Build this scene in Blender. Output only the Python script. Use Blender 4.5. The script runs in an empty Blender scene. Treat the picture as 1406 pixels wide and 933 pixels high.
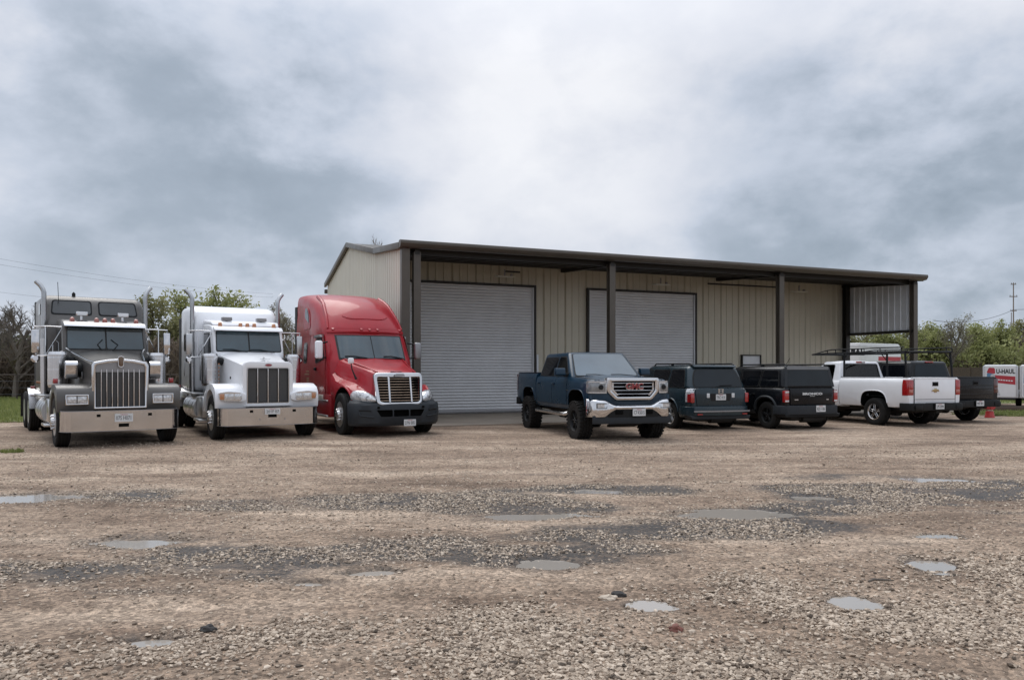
import bpy, bmesh, math, random
import numpy as np
from mathutils import Vector, Matrix
R = math.radians
scene = bpy.context.scene
COL = scene.collection

# ------------------------------------------------------------------ camera
cam_d = bpy.data.cameras.new('camera')
cam_d.sensor_width = 36.0
cam_d.lens = 26.9
cam_d.shift_y = 0.031
cam_d.clip_start = 0.05
cam_d.clip_end = 6000
cam = bpy.data.objects.new('camera', cam_d)
COL.objects.link(cam)
cam.location = (0, 0, 1.55)
cam.rotation_euler = (R(90), 0, 0)
scene.camera = cam

# ------------------------------------------------------------------ world: overcast sky
SUN_DIR = Vector((-0.30, 0.42, 0.86)).normalized()      # towards the sun
world = bpy.data.worlds.new('World')
scene.world = world
world.use_nodes = True
wt = world.node_tree
wt.nodes.clear()
def wn(t, **k):
    n = wt.nodes.new(t)
    for a, b in k.items():
        setattr(n, a, b)
    return n
def wl(a, b):
    wt.links.new(a, b)
w_out = wn('ShaderNodeOutputWorld')
w_bg = wn('ShaderNodeBackground'); w_bg.inputs['Strength'].default_value = 0.1
w_sky = wn('ShaderNodeTexSky', sky_type='NISHITA', sun_disc=False)
w_sky.sun_elevation = math.asin(SUN_DIR.z)
w_sky.sun_rotation = math.atan2(SUN_DIR.x, SUN_DIR.y)
w_sky.dust_density = 2.0
tc = wn('ShaderNodeTexCoord')
nrm = wn('ShaderNodeVectorMath', operation='NORMALIZE'); wl(tc.outputs['Generated'], nrm.inputs[0])
sep = wn('ShaderNodeSeparateXYZ'); wl(nrm.outputs[0], sep.inputs[0])
def wmath(op, a, b=None, c=None, clamp=False):
    n = wn('ShaderNodeMath', operation=op); n.use_clamp = clamp
    for i, x in enumerate((a, b, c)):
        if x is None: continue
        if isinstance(x, (int, float)): n.inputs[i].default_value = x
        else: wl(x, n.inputs[i])
    return n.outputs[0]
zc = wmath('MAXIMUM', sep.outputs['Z'], 0.0)
def wnoise(scale, detail, rough, off, dist=0.0, zs=2.0):
    mp = wn('ShaderNodeMapping'); mp.inputs['Location'].default_value = off; mp.inputs['Scale'].default_value = (1, 1, zs)
    wl(nrm.outputs[0], mp.inputs['Vector'])
    n = wn('ShaderNodeTexNoise'); n.inputs['Scale'].default_value = scale
    n.inputs['Detail'].default_value = detail; n.inputs['Roughness'].default_value = rough
    n.inputs['Distortion'].default_value = dist
    wl(mp.outputs[0], n.inputs['Vector'])
    return n.outputs['Fac']
n1 = wnoise(3.0, 5, 0.5, (3.1, 0.4, 0.7), 0.25, 1.5)
n2 = wnoise(5.2, 9, 0.55, (1.3, 7.7, 2.0), 0.1, 1.6)
def wsm(v, a, b):
    m = wn('ShaderNodeMapRange', interpolation_type='SMOOTHSTEP')
    m.inputs['From Min'].default_value = a; m.inputs['From Max'].default_value = b
    wl(v, m.inputs['Value'])
    return m.outputs['Result']
n3 = wnoise(11.0, 8, 0.58, (5.3, 2.7, 4.0), 0.1, 1.6)
def blob(d, r0, r1):
    """soft cloud bank or break around a direction"""
    dn = wn('ShaderNodeVectorMath', operation='DISTANCE')
    wl(nrm.outputs[0], dn.inputs[0]); dn.inputs[1].default_value = Vector(d).normalized()
    # ragged edge
    rag = wmath('MULTIPLY_ADD', n2, 0.34, wmath('ADD', dn.outputs['Value'], -0.17))
    m = wn('ShaderNodeMapRange', interpolation_type='SMOOTHERSTEP')
    m.inputs['From Min'].default_value = r0; m.inputs['From Max'].default_value = r1
    m.inputs['To Min'].default_value = 1.0; m.inputs['To Max'].default_value = 0.0
    wl(rag, m.inputs['Value'])
    return m.outputs['Result']
val = wmath('MULTIPLY_ADD', wmath('SUBTRACT', n1, 0.5), 0.50, 0.60)
val = wmath('MULTIPLY_ADD', wmath('SUBTRACT', wsm(n2, 0.32, 0.65), 0.5), 0.24, val)
val = wmath('MULTIPLY_ADD', wmath('SUBTRACT', wsm(n3, 0.32, 0.68), 0.5), 0.07, val)
for d, r0, r1, amt in [((0.05, 1, 0.33), 0.0, 0.36, 0.24), ((-0.10, 1, 0.62), 0.0, 0.5, 0.10),
                       ((-0.44, 1, 0.27), 0.0, 0.32, -0.34), ((-0.22, 1, 0.22), 0.0, 0.22, -0.12), ((0.40, 1, 0.19), 0.0, 0.30, -0.28), ((0.66, 1, 0.20), 0.0, 0.30, -0.20),
                       ((0.72, 1, 0.08), 0.0, 0.26, -0.10), ((-0.62, 1, 0.13), 0.0, 0.20, 0.14), ((-0.33, 1, 0.12), 0.0, 0.15, 0.16),
                       ((-0.62, 1, 0.45), 0.0, 0.26, 0.08), ((0.56, 1, 0.46), 0.0, 0.3, 0.06)]:
    val = wmath('MULTIPLY_ADD', blob(d, r0, r1), amt, val)
ramp = wn('ShaderNodeValToRGB')
cr = ramp.color_ramp
cr.elements[0].position = 0.0; cr.elements[0].color = (0.235, 0.288, 0.350, 1)
cr.elements[1].position = 1.0; cr.elements[1].color = (0.85, 0.86, 0.895, 1)
e = cr.elements.new(0.28); e.color = (0.352, 0.410, 0.488, 1)
e = cr.elements.new(0.52); e.color = (0.525, 0.578, 0.672, 1)
e = cr.elements.new(0.76); e.color = (0.700, 0.725, 0.790, 1)
wl(val, ramp.inputs['Fac'])
# overcast luminance grows towards the zenith
zen = wn('ShaderNodeMapRange'); zen.inputs['From Min'].default_value = 0.36; zen.inputs['From Max'].default_value = 1.0
zen.inputs['To Min'].default_value = 10.0; zen.inputs['To Max'].default_value = 20.0
wl(zc, zen.inputs['Value'])
scl = wn('ShaderNodeVectorMath', operation='SCALE'); wl(ramp.outputs['Color'], scl.inputs[0]); wl(zen.outputs[0], scl.inputs['Scale'])
mixw = wn('ShaderNodeMix', data_type='RGBA'); mixw.inputs['Factor'].default_value = 0.94
wl(w_sky.outputs[0], mixw.inputs['A']); wl(scl.outputs[0], mixw.inputs['B'])
wl(mixw.outputs['Result'], w_bg.inputs['Color'])
wl(w_bg.outputs[0], w_out.inputs['Surface'])

# ------------------------------------------------------------------ sun behind the cloud
sun_d = bpy.data.lights.new('sun', 'SUN')
sun_d.energy = 1.4
sun_d.angle = R(40)
sun_d.color = (1.0, 0.96, 0.90)
sun = bpy.data.objects.new('sun', sun_d)
COL.objects.link(sun)
sun.rotation_euler = (-SUN_DIR).to_track_quat('-Z', 'Y').to_euler()

scene.view_settings.view_transform = 'Standard'
scene.view_settings.look = 'None'
scene.view_settings.exposure = 0.12
scene.view_settings.gamma = 1.0
scene.view_settings.use_curve_mapping = False
scene.render.engine = 'CYCLES'
scene.cycles.use_denoising = True
scene.cycles.max_bounces = 6
scene.cycles.caustics_reflective = False
scene.cycles.caustics_refractive = False

# ------------------------------------------------------------------ shapes: a shape is (verts, faces)
def join(*ss):
    V, F = [], []
    for s in ss:
        if not s: continue
        o = len(V); V += [tuple(v) for v in s[0]]; F += [tuple(i + o for i in f) for f in s[1]]
    return V, F
def xf(s, m):
    return [tuple(m @ Vector(v)) for v in s[0]], list(s[1])
def tr(s, x=0, y=0, z=0):
    return [(a + x, b + y, c + z) for a, b, c in s[0]], list(s[1])
def mir(s):
    return [(a, -b, c) for a, b, c in s[0]], [tuple(reversed(f)) for f in s[1]]
def both(s):
    return join(s, mir(s))
def bev(s, w, seg=2, ang=28):
    bm = bmesh.new()
    vs = [bm.verts.new(v) for v in s[0]]
    for f in s[1]:
        try: bm.faces.new([vs[i] for i in f])
        except ValueError: pass
    bm.normal_update()
    bmesh.ops.recalc_face_normals(bm, faces=bm.faces)
    ed = [e for e in bm.edges if len(e.link_faces) == 2 and e.calc_face_angle(0) > R(ang)]
    bmesh.ops.bevel(bm, geom=ed, offset=w, segments=seg, profile=0.5, affect='EDGES', clamp_overlap=True)
    bm.verts.index_update()
    out = ([tuple(v.co) for v in bm.verts], [tuple(v.index for v in f.verts) for f in bm.faces])
    bm.free()
    return out
def box(x0, x1, y0, y1, z0, z1, b=0.0, seg=2):
    V = [(x0, y0, z0), (x1, y0, z0), (x1, y1, z0), (x0, y1, z0), (x0, y0, z1), (x1, y0, z1), (x1, y1, z1), (x0, y1, z1)]
    F = [(0, 3, 2, 1), (4, 5, 6, 7), (0, 1, 5, 4), (1, 2, 6, 5), (2, 3, 7, 6), (3, 0, 4, 7)]
    s = (V, F)
    return bev(s, b, seg) if b else s
def loft(rings, closed=True, cap=True):
    n = len(rings[0]); V = [tuple(p) for r in rings for p in r]; F = []
    for i in range(len(rings) - 1):
        for j in range(n if closed else n - 1):
            k = (j + 1) % n
            F.append((i * n + j, i * n + k, (i + 1) * n + k, (i + 1) * n + j))
    if cap and closed:
        F.append(tuple(reversed(range(n)))); F.append(tuple(range((len(rings) - 1) * n, len(rings) * n)))
    return V, F
def basis(d):
    d = Vector(d).normalized()
    a = Vector((0, 0, 1)) if abs(d.z) < 0.9 else Vector((1, 0, 0))
    u = d.cross(a).normalized(); v = d.cross(u).normalized()
    return u, v
def cyl(p0, p1, r0, r1=None, n=16, cap=True):
    r1 = r0 if r1 is None else r1
    p0, p1 = Vector(p0), Vector(p1); u, v = basis(p1 - p0)
    rg = []
    for p, r in ((p0, r0), (p1, r1)):
        rg.append([tuple(p + (u * math.cos(2 * math.pi * k / n) + v * math.sin(2 * math.pi * k / n)) * r) for k in range(n)])
    return loft(rg, True, cap)
def tube(pts, r, n=8, cap=True):
    pts = [Vector(p) for p in pts]; rg = []
    u0 = None
    for i, p in enumerate(pts):
        d = (pts[min(i + 1, len(pts) - 1)] - pts[max(i - 1, 0)]).normalized()
        if u0 is None: u0, _ = basis(d)
        u = (u0 - d * u0.dot(d)).normalized(); v = d.cross(u); u0 = u
        rr = r[i] if isinstance(r, (list, tuple)) else r
        rg.append([tuple(p + (u * math.cos(2 * math.pi * k / n) + v * math.sin(2 * math.pi * k / n)) * rr) for k in range(n)])
    return loft(rg, True, cap)
def lathe(prof, n=24, closed=False):
    """prof: (radius, y) pairs, spun about the y axis"""
    rg = [[(r * math.cos(2 * math.pi * k / n), y, r * math.sin(2 * math.pi * k / n)) for k in range(n)] for r, y in prof]
    if closed: rg.append(rg[0])
    return loft(rg, True, not closed)
def prism(poly, a, b, axis='y', bw=0.0, seg=2, ang=28):
    """2-D outline extruded along an axis: y -> (x,z), x -> (y,z), z -> (x,y)"""
    def m(p, t):
        return {'y': (p[0], t, p[1]), 'x': (t, p[0], p[1]), 'z': (p[0], p[1], t)}[axis]
    n = len(poly)
    V = [m(p, a) for p in poly] + [m(p, b) for p in poly]
    F = [tuple(range(n)), tuple(reversed(range(n, 2 * n)))] + [(i, i + n, (i + 1) % n + n, (i + 1) % n) for i in range(n)]
    return bev((V, F), bw, seg, ang) if bw else (V, F)
def rnd(poly, r, k=3):
    """round the corners of a 2-D outline"""
    out = []; n = len(poly)
    rs = r if isinstance(r, (list, tuple)) else [r] * n
    for i in range(n):
        p = Vector(poly[i]); a = Vector(poly[i - 1]) - p; c = Vector(poly[(i + 1) % n]) - p
        q = min(rs[i], a.length * .45, c.length * .45)
        if q < 1e-4: out.append(tuple(p)); continue
        s, e_ = p + a.normalized() * q, p + c.normalized() * q
        for t in range(k + 1):
            t /= k
            out.append(tuple((1 - t) ** 2 * s + 2 * t * (1 - t) * p + t * t * e_))
    return out
def plate(poly, fn, out, thick=0.02):
    """flat or gently curved plate: fn(a, b, offset) gives the 3-D point"""
    n = len(poly)
    V = [fn(a, b, out) for a, b in poly] + [fn(a, b, out - thick) for a, b in poly]
    F = [tuple(range(n)), tuple(reversed(range(n, 2 * n)))] + [(i, i + n, (i + 1) % n + n, (i + 1) % n) for i in range(n)]
    return V, F
def frame(o, i, a, b, axis='x'):
    """ring between two outlines of the same point count, extruded"""
    def m(p, t):
        return {'y': (p[0], t, p[1]), 'x': (t, p[0], p[1]), 'z': (p[0], p[1], t)}[axis]
    n = len(o)
    V = [m(p, a) for p in o] + [m(p, a) for p in i] + [m(p, b) for p in o] + [m(p, b) for p in i]
    F = []
    for k in range(n):
        j = (k + 1) % n
        F += [(k, j, n + j, n + k), (2 * n + k, 3 * n + k, 3 * n + j, 2 * n + j), (k, 2 * n + k, 2 * n + j, j), (n + k, n + j, 3 * n + j, 3 * n + k)]
    return V, F
def text(s, size, depth=0.004, width=None, bold=0.0):
    """lettering in the local x-y plane, centred, as solid geometry"""
    cu = bpy.data.curves.new('lettering', 'FONT'); cu.body = s; cu.size = size; cu.extrude = depth; cu.resolution_u = 2; cu.offset = bold
    cu.align_x = 'CENTER'; cu.align_y = 'CENTER'
    o = bpy.data.objects.new('lettering', cu); COL.objects.link(o)
    me = bpy.data.meshes.new_from_object(o.evaluated_get(bpy.context.evaluated_depsgraph_get()))
    V = [tuple(v.co) for v in me.vertices]; F = [tuple(p.vertices) for p in me.polygons]
    bpy.data.objects.remove(o); bpy.data.curves.remove(cu); bpy.data.meshes.remove(me)
    if width and V:
        w = max(v[0] for v in V) - min(v[0] for v in V)
        V = [(v[0] * width / w, v[1], v[2]) for v in V]
    return V, F
def face_m(origin, right, up):
    """matrix that lays the x-y plane of a text on a surface"""
    r, u = Vector(right).normalized(), Vector(up).normalized(); n = r.cross(u)
    m = Matrix((r, u, n)).transposed().to_4x4(); m.translation = Vector(origin)
    return m

# ------------------------------------------------------------------ objects
def mesh_of(name, s, smooth=35, fix=True):
    me = bpy.data.meshes.new(name)
    me.from_pydata(s[0], [], s[1])
    if fix:
        bm = bmesh.new(); bm.from_mesh(me)
        bmesh.ops.recalc_face_normals(bm, faces=bm.faces)
        bm.to_mesh(me); bm.free()
    if smooth:
        me.polygons.foreach_set('use_smooth', [True] * len(me.polygons))
        me.set_sharp_from_angle(angle=R(smooth))
    return me
def P(name, s, m, parent=None, smooth=35, label=None, fix=True, kind=None):
    me = s if isinstance(s, bpy.types.Mesh) else mesh_of(name, s, smooth, fix)
    if m is not None and not me.materials: me.materials.append(M[m] if isinstance(m, str) else m)
    o = bpy.data.objects.new(name, me); COL.objects.link(o)
    o.parent = parent
    if label: o['label'] = label
    if kind: o['kind'] = kind
    return o
def thing(name, label, cat, loc=(0, 0, 0), rz=0.0, group=None):
    o = bpy.data.objects.new(name, None); COL.objects.link(o)
    o.empty_display_size = 0.3
    o.location = loc; o.rotation_euler = (0, 0, rz)
    o['label'] = label; o['category'] = cat
    if group: o['group'] = group
    return o
def tag(o, label, cat, group=None):
    o['label'] = label; o['category'] = cat
    if group: o['group'] = group
    return o
def cut(s, cutters, mat_body, mat_cut):
    """solid difference, the cut faces take the cutter's material"""
    a = mesh_of('cut_a', s, 0); a.materials.append(M[mat_body])
    oa = bpy.data.objects.new('cut_a', a); COL.objects.link(oa)
    tmp = []
    for c in cutters:
        b = mesh_of('cut_b', c, 0); b.materials.append(M[mat_cut])
        ob = bpy.data.objects.new('cut_b', b); COL.objects.link(ob); tmp.append(ob)
        md = oa.modifiers.new('d', 'BOOLEAN'); md.operation = 'DIFFERENCE'; md.object = ob; md.solver = 'EXACT'
        md.material_mode = 'TRANSFER'
    dg = bpy.context.evaluated_depsgraph_get(); dg.update()
    me = bpy.data.meshes.new_from_object(oa.evaluated_get(dg))
    for o in [oa] + tmp:
        d = o.data; bpy.data.objects.remove(o); bpy.data.meshes.remove(d)
    me.polygons.foreach_set('use_smooth', [True] * len(me.polygons))
    me.set_sharp_from_angle(angle=R(32))
    return me

# ------------------------------------------------------------------ materials
M = {}
def mat(name, col, rough=0.5, metal=0.0, coat=0.0, var=0.08, vscale=3.0, spec=0.5, bump=0.0, bscale=40.0, emit=0.0, dirt=0.0, dirtcol=(0.30, 0.25, 0.19), rvar=0.08, alpha=None):
    m = bpy.data.materials.new(name); m.use_nodes = True
    nt = m.node_tree; b = nt.nodes['Principled BSDF']
    def N(t): return nt.nodes.new(t)
    b.inputs['Metallic'].default_value = metal
    b.inputs['Coat Weight'].default_value = coat
    b.inputs['Coat Roughness'].default_value = 0.06
    b.inputs['Specular IOR Level'].default_value = spec
    t = N('ShaderNodeTexCoord')
    n = N('ShaderNodeTexNoise'); n.inputs['Scale'].default_value = vscale; n.inputs['Detail'].default_value = 6
    nt.links.new(t.outputs['Object'], n.inputs['Vector'])
    mr = N('ShaderNodeMapRange'); mr.inputs['From Min'].default_value = .3; mr.inputs['From Max'].default_value = .7
    mr.inputs['To Min'].default_value = 1 - var; mr.inputs['To Max'].default_value = 1 + var
    nt.links.new(n.outputs['Fac'], mr.inputs['Value'])
    sc = N('ShaderNodeVectorMath'); sc.operation = 'SCALE'; sc.inputs[0].default_value = col
    nt.links.new(mr.outputs[0], sc.inputs['Scale'])
    cout = sc.outputs[0]
    rr = N('ShaderNodeMapRange'); rr.inputs['From Min'].default_value = .3; rr.inputs['From Max'].default_value = .7
    rr.inputs['To Min'].default_value = max(0.02, rough - rvar * rough * 2); rr.inputs['To Max'].default_value = min(1, rough + rvar * rough * 2)
    nt.links.new(n.outputs['Fac'], rr.inputs['Value'])
    rout = rr.outputs[0]
    if dirt:
        d = N('ShaderNodeTexNoise'); d.inputs['Scale'].default_value = 2.2; d.inputs['Detail'].default_value = 8; d.inputs['Roughness'].default_value = .65
        nt.links.new(t.outputs['Object'], d.inputs['Vector'])
        dm = N('ShaderNodeMapRange'); dm.inputs['From Min'].default_value = .42; dm.inputs['From Max'].default_value = .78
        dm.inputs['To Min'].default_value = dirt * .25; dm.inputs['To Max'].default_value = dirt
        nt.links.new(d.outputs['Fac'], dm.inputs['Value'])
        mx = N('ShaderNodeMix'); mx.data_type = 'RGBA'; mx.inputs['B'].default_value = (*dirtcol, 1)
        nt.links.new(dm.outputs[0], mx.inputs['Factor']); nt.links.new(cout, mx.inputs['A'])
        cout = mx.outputs['Result']
        ra = N('ShaderNodeMath'); ra.operation = 'MULTIPLY_ADD'; ra.inputs[1].default_value = .6
        nt.links.new(dm.outputs[0], ra.inputs[0]); nt.links.new(rout, ra.inputs[2]); rout = ra.outputs[0]
    nt.links.new(cout, b.inputs['Base Color']); nt.links.new(rout, b.inputs['Roughness'])
    if bump:
        n2 = N('ShaderNodeTexNoise'); n2.inputs['Scale'].default_value = bscale; n2.inputs['Detail'].default_value = 5
        nt.links.new(t.outputs['Object'], n2.inputs['Vector'])
        bp = N('ShaderNodeBump'); bp.inputs['Strength'].default_value = bump; bp.inputs['Distance'].default_value = .01
        nt.links.new(n2.outputs['Fac'], bp.inputs['Height']); nt.links.new(bp.outputs[0], b.inputs['Normal'])
    if emit:
        b.inputs['Emission Color'].default_value = (*col, 1); b.inputs['Emission Strength'].default_value = emit
    M[name] = m
    return m
mat('paint_grey', (0.098, 0.093, 0.088), .36, .15, .25, dirt=.05, spec=.35)
mat('paint_white', (0.82, 0.83, 0.85), .4, 0, .4, var=.03, dirt=.03)
mat('paint_red', (0.34, 0.008, 0.017), .38, 0, .30, dirt=.02, spec=.3)
mat('paint_blue', (0.004, 0.026, 0.052), .30, .0, .25, dirt=0, spec=.3)
mat('paint_teal', (0.017, 0.034, 0.045), .28, .2, .4, dirt=.01, spec=.35)
mat('paint_black', (0.005, 0.006, 0.008), .28, 0, .2, dirt=0, spec=.25)
mat('paint_pickup_white', (0.82, 0.83, 0.85), .35, 0, .5, var=.03, dirt=.03)
mat('stack_steel', (0.42, 0.43, 0.44), .2, 1, 0, var=.12, dirt=.1)
mat('chrome', (0.66, 0.66, 0.67), .09, 1, 0, var=.05, dirt=.06)
mat('chrome_worn', (0.60, 0.60, 0.61), .2, 1, 0, var=.08, dirt=.1)
mat('steel_grey', (0.30, 0.30, 0.31), .42, .8, 0, dirt=.1)
mat('aluminium', (0.56, 0.57, 0.58), .3, 1, 0, var=.1, dirt=.12)
mat('plastic_black', (0.009, 0.010, 0.011), .55, 0, 0, bump=.1, spec=.25)
mat('plastic_grey', (0.021, 0.026, 0.032), .55, 0, 0, dirt=.03, bump=.1, spec=.3)
mat('plastic_mid', (0.16, 0.165, 0.17), .5, 0, 0)
mat('void', (0.004, 0.004, 0.004), .9, 0, 0, spec=.1)
mat('chassis', (0.012, 0.011, 0.010), .7, .2, 0, dirt=.12, dirtcol=(.09, .075, .06))
mat('rubber', (0.010, 0.010, 0.010), .8, 0, 0, bump=.35, bscale=60, spec=.25, dirt=.10, dirtcol=(.10, .085, .07))
mat('seal', (0.008, 0.008, 0.008), .6, 0, 0)
mat('glass', (0.010, 0.015, 0.019), .04, 0, 0, var=.25, vscale=1.5, spec=.32)
mat('windscreen', (0.026, 0.050, 0.062), .05, 0, 0, var=.35, vscale=1.2, spec=.9)
mat('windscreen_sky', (0.05, 0.082, 0.105), .06, 0, .7, var=.25, vscale=1.2, spec=1.0)
def see_glass(name, tint):
    m = bpy.data.materials.new(name); m.use_nodes = True; nt = m.node_tree; nt.nodes.remove(nt.nodes['Principled BSDF'])
    tb = nt.nodes.new('ShaderNodeBsdfTransparent'); tb.inputs[0].default_value = (*tint, 1)
    gl = nt.nodes.new('ShaderNodeBsdfGlossy'); gl.inputs['Roughness'].default_value = .03
    fr = nt.nodes.new('ShaderNodeFresnel'); fr.inputs['IOR'].default_value = 1.55
    mx = nt.nodes.new('ShaderNodeMixShader')
    nt.links.new(fr.outputs[0], mx.inputs[0]); nt.links.new(tb.outputs[0], mx.inputs[1]); nt.links.new(gl.outputs[0], mx.inputs[2])
    nt.links.new(mx.outputs[0], nt.nodes['Material Output'].inputs['Surface']); M[name] = m
see_glass('clear_glass', (.62, .68, .70))
mat('seat_grey', (0.09, 0.09, 0.095), .8)
mat('glass_grey', (0.075, 0.080, 0.082), .08, 0, 0, var=.2, vscale=1.5, spec=.5)
mat('glass_tint', (0.005, 0.006, 0.008), .04, 0, 0, var=.2, spec=.28)
mat('mirror_glass', (0.6, 0.62, 0.64), .04, 1)
mat('lens_clear', (0.62, 0.63, 0.64), .12, .35, 1.0, var=.35, vscale=28)
mat('lens_smoke', (0.24, 0.25, 0.26), .12, .3, 1.0, var=.2, vscale=14)
mat('lens_red_dark', (0.06, 0.006, 0.007), .15, 0, 1.0, var=.3, vscale=25)
mat('lens_red', (0.33, 0.012, 0.012), .15, 0, 1.0, var=.3, vscale=25)
mat('lens_amber', (0.46, 0.20, 0.09), .25, 0, .8, var=.2, vscale=30)
mat('lens_pink', (0.42, 0.14, 0.11), .25, 0, .8, var=.2, vscale=30)
mat('plate_white', (0.62, 0.63, 0.63), .4)
mat('ink', (0.03, 0.03, 0.035), .5)
mat('red_ink', (0.42, 0.02, 0.03), .45)
mat('badge_red', (0.26, 0.022, 0.028), .3, 0, .6)
mat('badge_gold', (0.45, 0.33, 0.16), .3, .8, .3)
mat('badge_bronze', (0.16, 0.11, 0.075), .35, .7, .3)
mat('gold_ink', (0.40, 0.30, 0.16), .5)
mat('mesh_grille', (0.075, 0.075, 0.075), .55, .5, 0, var=.2, vscale=60)
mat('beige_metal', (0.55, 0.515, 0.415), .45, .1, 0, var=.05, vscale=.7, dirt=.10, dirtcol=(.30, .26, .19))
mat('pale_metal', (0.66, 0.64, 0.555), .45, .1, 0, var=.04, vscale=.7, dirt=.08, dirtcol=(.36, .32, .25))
mat('galv_metal', (0.66, 0.68, 0.70), .45, .1, 0, var=.10, vscale=1.5)
mat('bronze_trim', (0.078, 0.066, 0.052), .42, .1, .1, var=.12, dirt=.06)
mat('bronze_dark', (0.018, 0.016, 0.013), .5, .1, 0, var=.12)
mat('door_steel', (0.66, 0.67, 0.685), .42, .25, 0, var=.07, vscale=1.2, dirt=.08)
mat('door_white', (0.66, 0.67, 0.68), .45, 0, 0)
mat('concrete', (0.30, 0.255, 0.205), .8, 0, 0, var=.22, vscale=1.1, bump=.4, bscale=30, dirt=.35, dirtcol=(.20, .165, .13))
mat('wood_pole', (0.20, 0.17, 0.14), .85, 0, 0, var=.2, bump=.5)
mat('wood_fence', (0.085, 0.062, 0.045), .85, 0, 0, var=.3, vscale=6, bump=.4)
mat('wire', (0.10, 0.105, 0.115), .5, .3)
mat('rust_steel', (0.06, 0.045, 0.038), .75, .3, 0, var=.3)
mat('hydrant_red', (0.40, 0.03, 0.03), .5, 0, .2, var=.25, vscale=12)
mat('hydrant_band', (0.55, 0.45, 0.38), .6)
mat('trailer_white', (0.74, 0.75, 0.76), .4, 0, .3, var=.04, dirt=.06)
mat('print_red', (0.43, 0.03, 0.045), .45, 0, .2)
mat('print_blue', (0.10, 0.22, 0.36), .45, 0, .2)
mat('print_grey', (0.50, 0.51, 0.53), .45, 0, .2)
mat('bark', (0.12, 0.10, 0.082), .9, 0, 0, var=.3, vscale=5, bump=.6)
mat('bark_pale', (0.19, 0.165, 0.145), .9, 0, 0, var=.3, vscale=5, bump=.6)
mat('twig_brown', (0.17, 0.135, 0.105), .9, 0, 0, var=.35, vscale=1.2)
def leafmat(name, c1, c2):
    m = bpy.data.materials.new(name); m.use_nodes = True; nt = m.node_tree; b = nt.nodes['Principled BSDF']
    g = nt.nodes.new('ShaderNodeNewGeometry'); r = nt.nodes.new('ShaderNodeValToRGB')
    r.color_ramp.elements[0].color = (*c1, 1); r.color_ramp.elements[1].color = (*c2, 1)
    nt.links.new(g.outputs['Random Per Island'], r.inputs['Fac']); nt.links.new(r.outputs[0], b.inputs['Base Color'])
    b.inputs['Roughness'].default_value = .6; b.inputs['Specular IOR Level'].default_value = .3
    tl = nt.nodes.new('ShaderNodeBsdfTranslucent'); nt.links.new(r.outputs[0], tl.inputs['Color'])
    mx = nt.nodes.new('ShaderNodeMixShader'); mx.inputs[0].default_value = .45
    nt.links.new(b.outputs[0], mx.inputs[1]); nt.links.new(tl.outputs[0], mx.inputs[2])
    nt.links.new(mx.outputs[0], nt.nodes['Material Output'].inputs['Surface'])
    M[name] = m
leafmat('leaf_spring', (0.21, 0.235, 0.085), (0.38, 0.39, 0.17))
leafmat('leaf_olive', (0.17, 0.175, 0.08), (0.31, 0.30, 0.15))
leafmat('leaf_bud', (0.16, 0.14, 0.10), (0.26, 0.25, 0.15))
leafmat('grass_blade', (0.13, 0.165, 0.045), (0.27, 0.29, 0.11))
# ------------------------------------------------------------------ ground
rng = np.random.default_rng(7)
_lat = rng.random((256, 256))
def vnoise(x, y):
    xi = np.floor(x).astype(int); yi = np.floor(y).astype(int)
    fx = x - xi; fy = y - yi
    fx = fx * fx * (3 - 2 * fx); fy = fy * fy * (3 - 2 * fy)
    a = _lat[xi & 255, yi & 255]; b = _lat[(xi + 1) & 255, yi & 255]
    c = _lat[xi & 255, (yi + 1) & 255]; d = _lat[(xi + 1) & 255, (yi + 1) & 255]
    return (a * (1 - fx) + b * fx) * (1 - fy) + (c * (1 - fx) + d * fx) * fy
def fbm(x, y, oct=4):
    s = 0; a = .5; t = 0
    for k in range(oct):
        s = s + a * vnoise(x * 2 ** k + 17.3 * k, y * 2 ** k + 5.1 * k); t += a; a *= .5
    return s / t
def sstep(a, b, x):
    t = np.clip((x - a) / (b - a), 0, 1)
    return t * t * (3 - 2 * t)
# puddles: x, y, half-length, half-depth, turn
PUDDLES = [(-6.05, 9.45, .85, .34, .03), (-3.42, 7.00, .44, .28, .05), (.30, 6.25, .22, .20, -.06),
           (.93, 5.12, .135, .115, 0.), (2.30, 5.17, .17, .15, .1), (3.42, 6.22, .20, .22, 0.),
           (2.50, 8.42, .62, .30, .02), (3.70, 9.50, .30, .22, 0.), (6.05, 11.1, .6, .28, -.08),
           (-1.10, 5.93, .20, .10, .05), (-1.50, 5.64, .16, .09, 0.), (.22, 8.25, .55, .17, .08),
           (1.20, 10.0, .45, .24, .0), (4.05, 7.25, .2, .12, 0.), (-2.08, 4.42, .20, .11, .2)]
def pud_r(i, x, y):
    cx, cy, rx, ry, a = PUDDLES[i]
    dx, dy = x - cx, y - cy
    u = (dx * math.cos(a) + dy * math.sin(a)) / (rx * .82); v = (-dx * math.sin(a) + dy * math.cos(a)) / (ry * .82)
    return np.sqrt(u * u + v * v) + (fbm(x * 4 + i * 9, y * 6, 5) - .5) * 1.7
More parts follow.
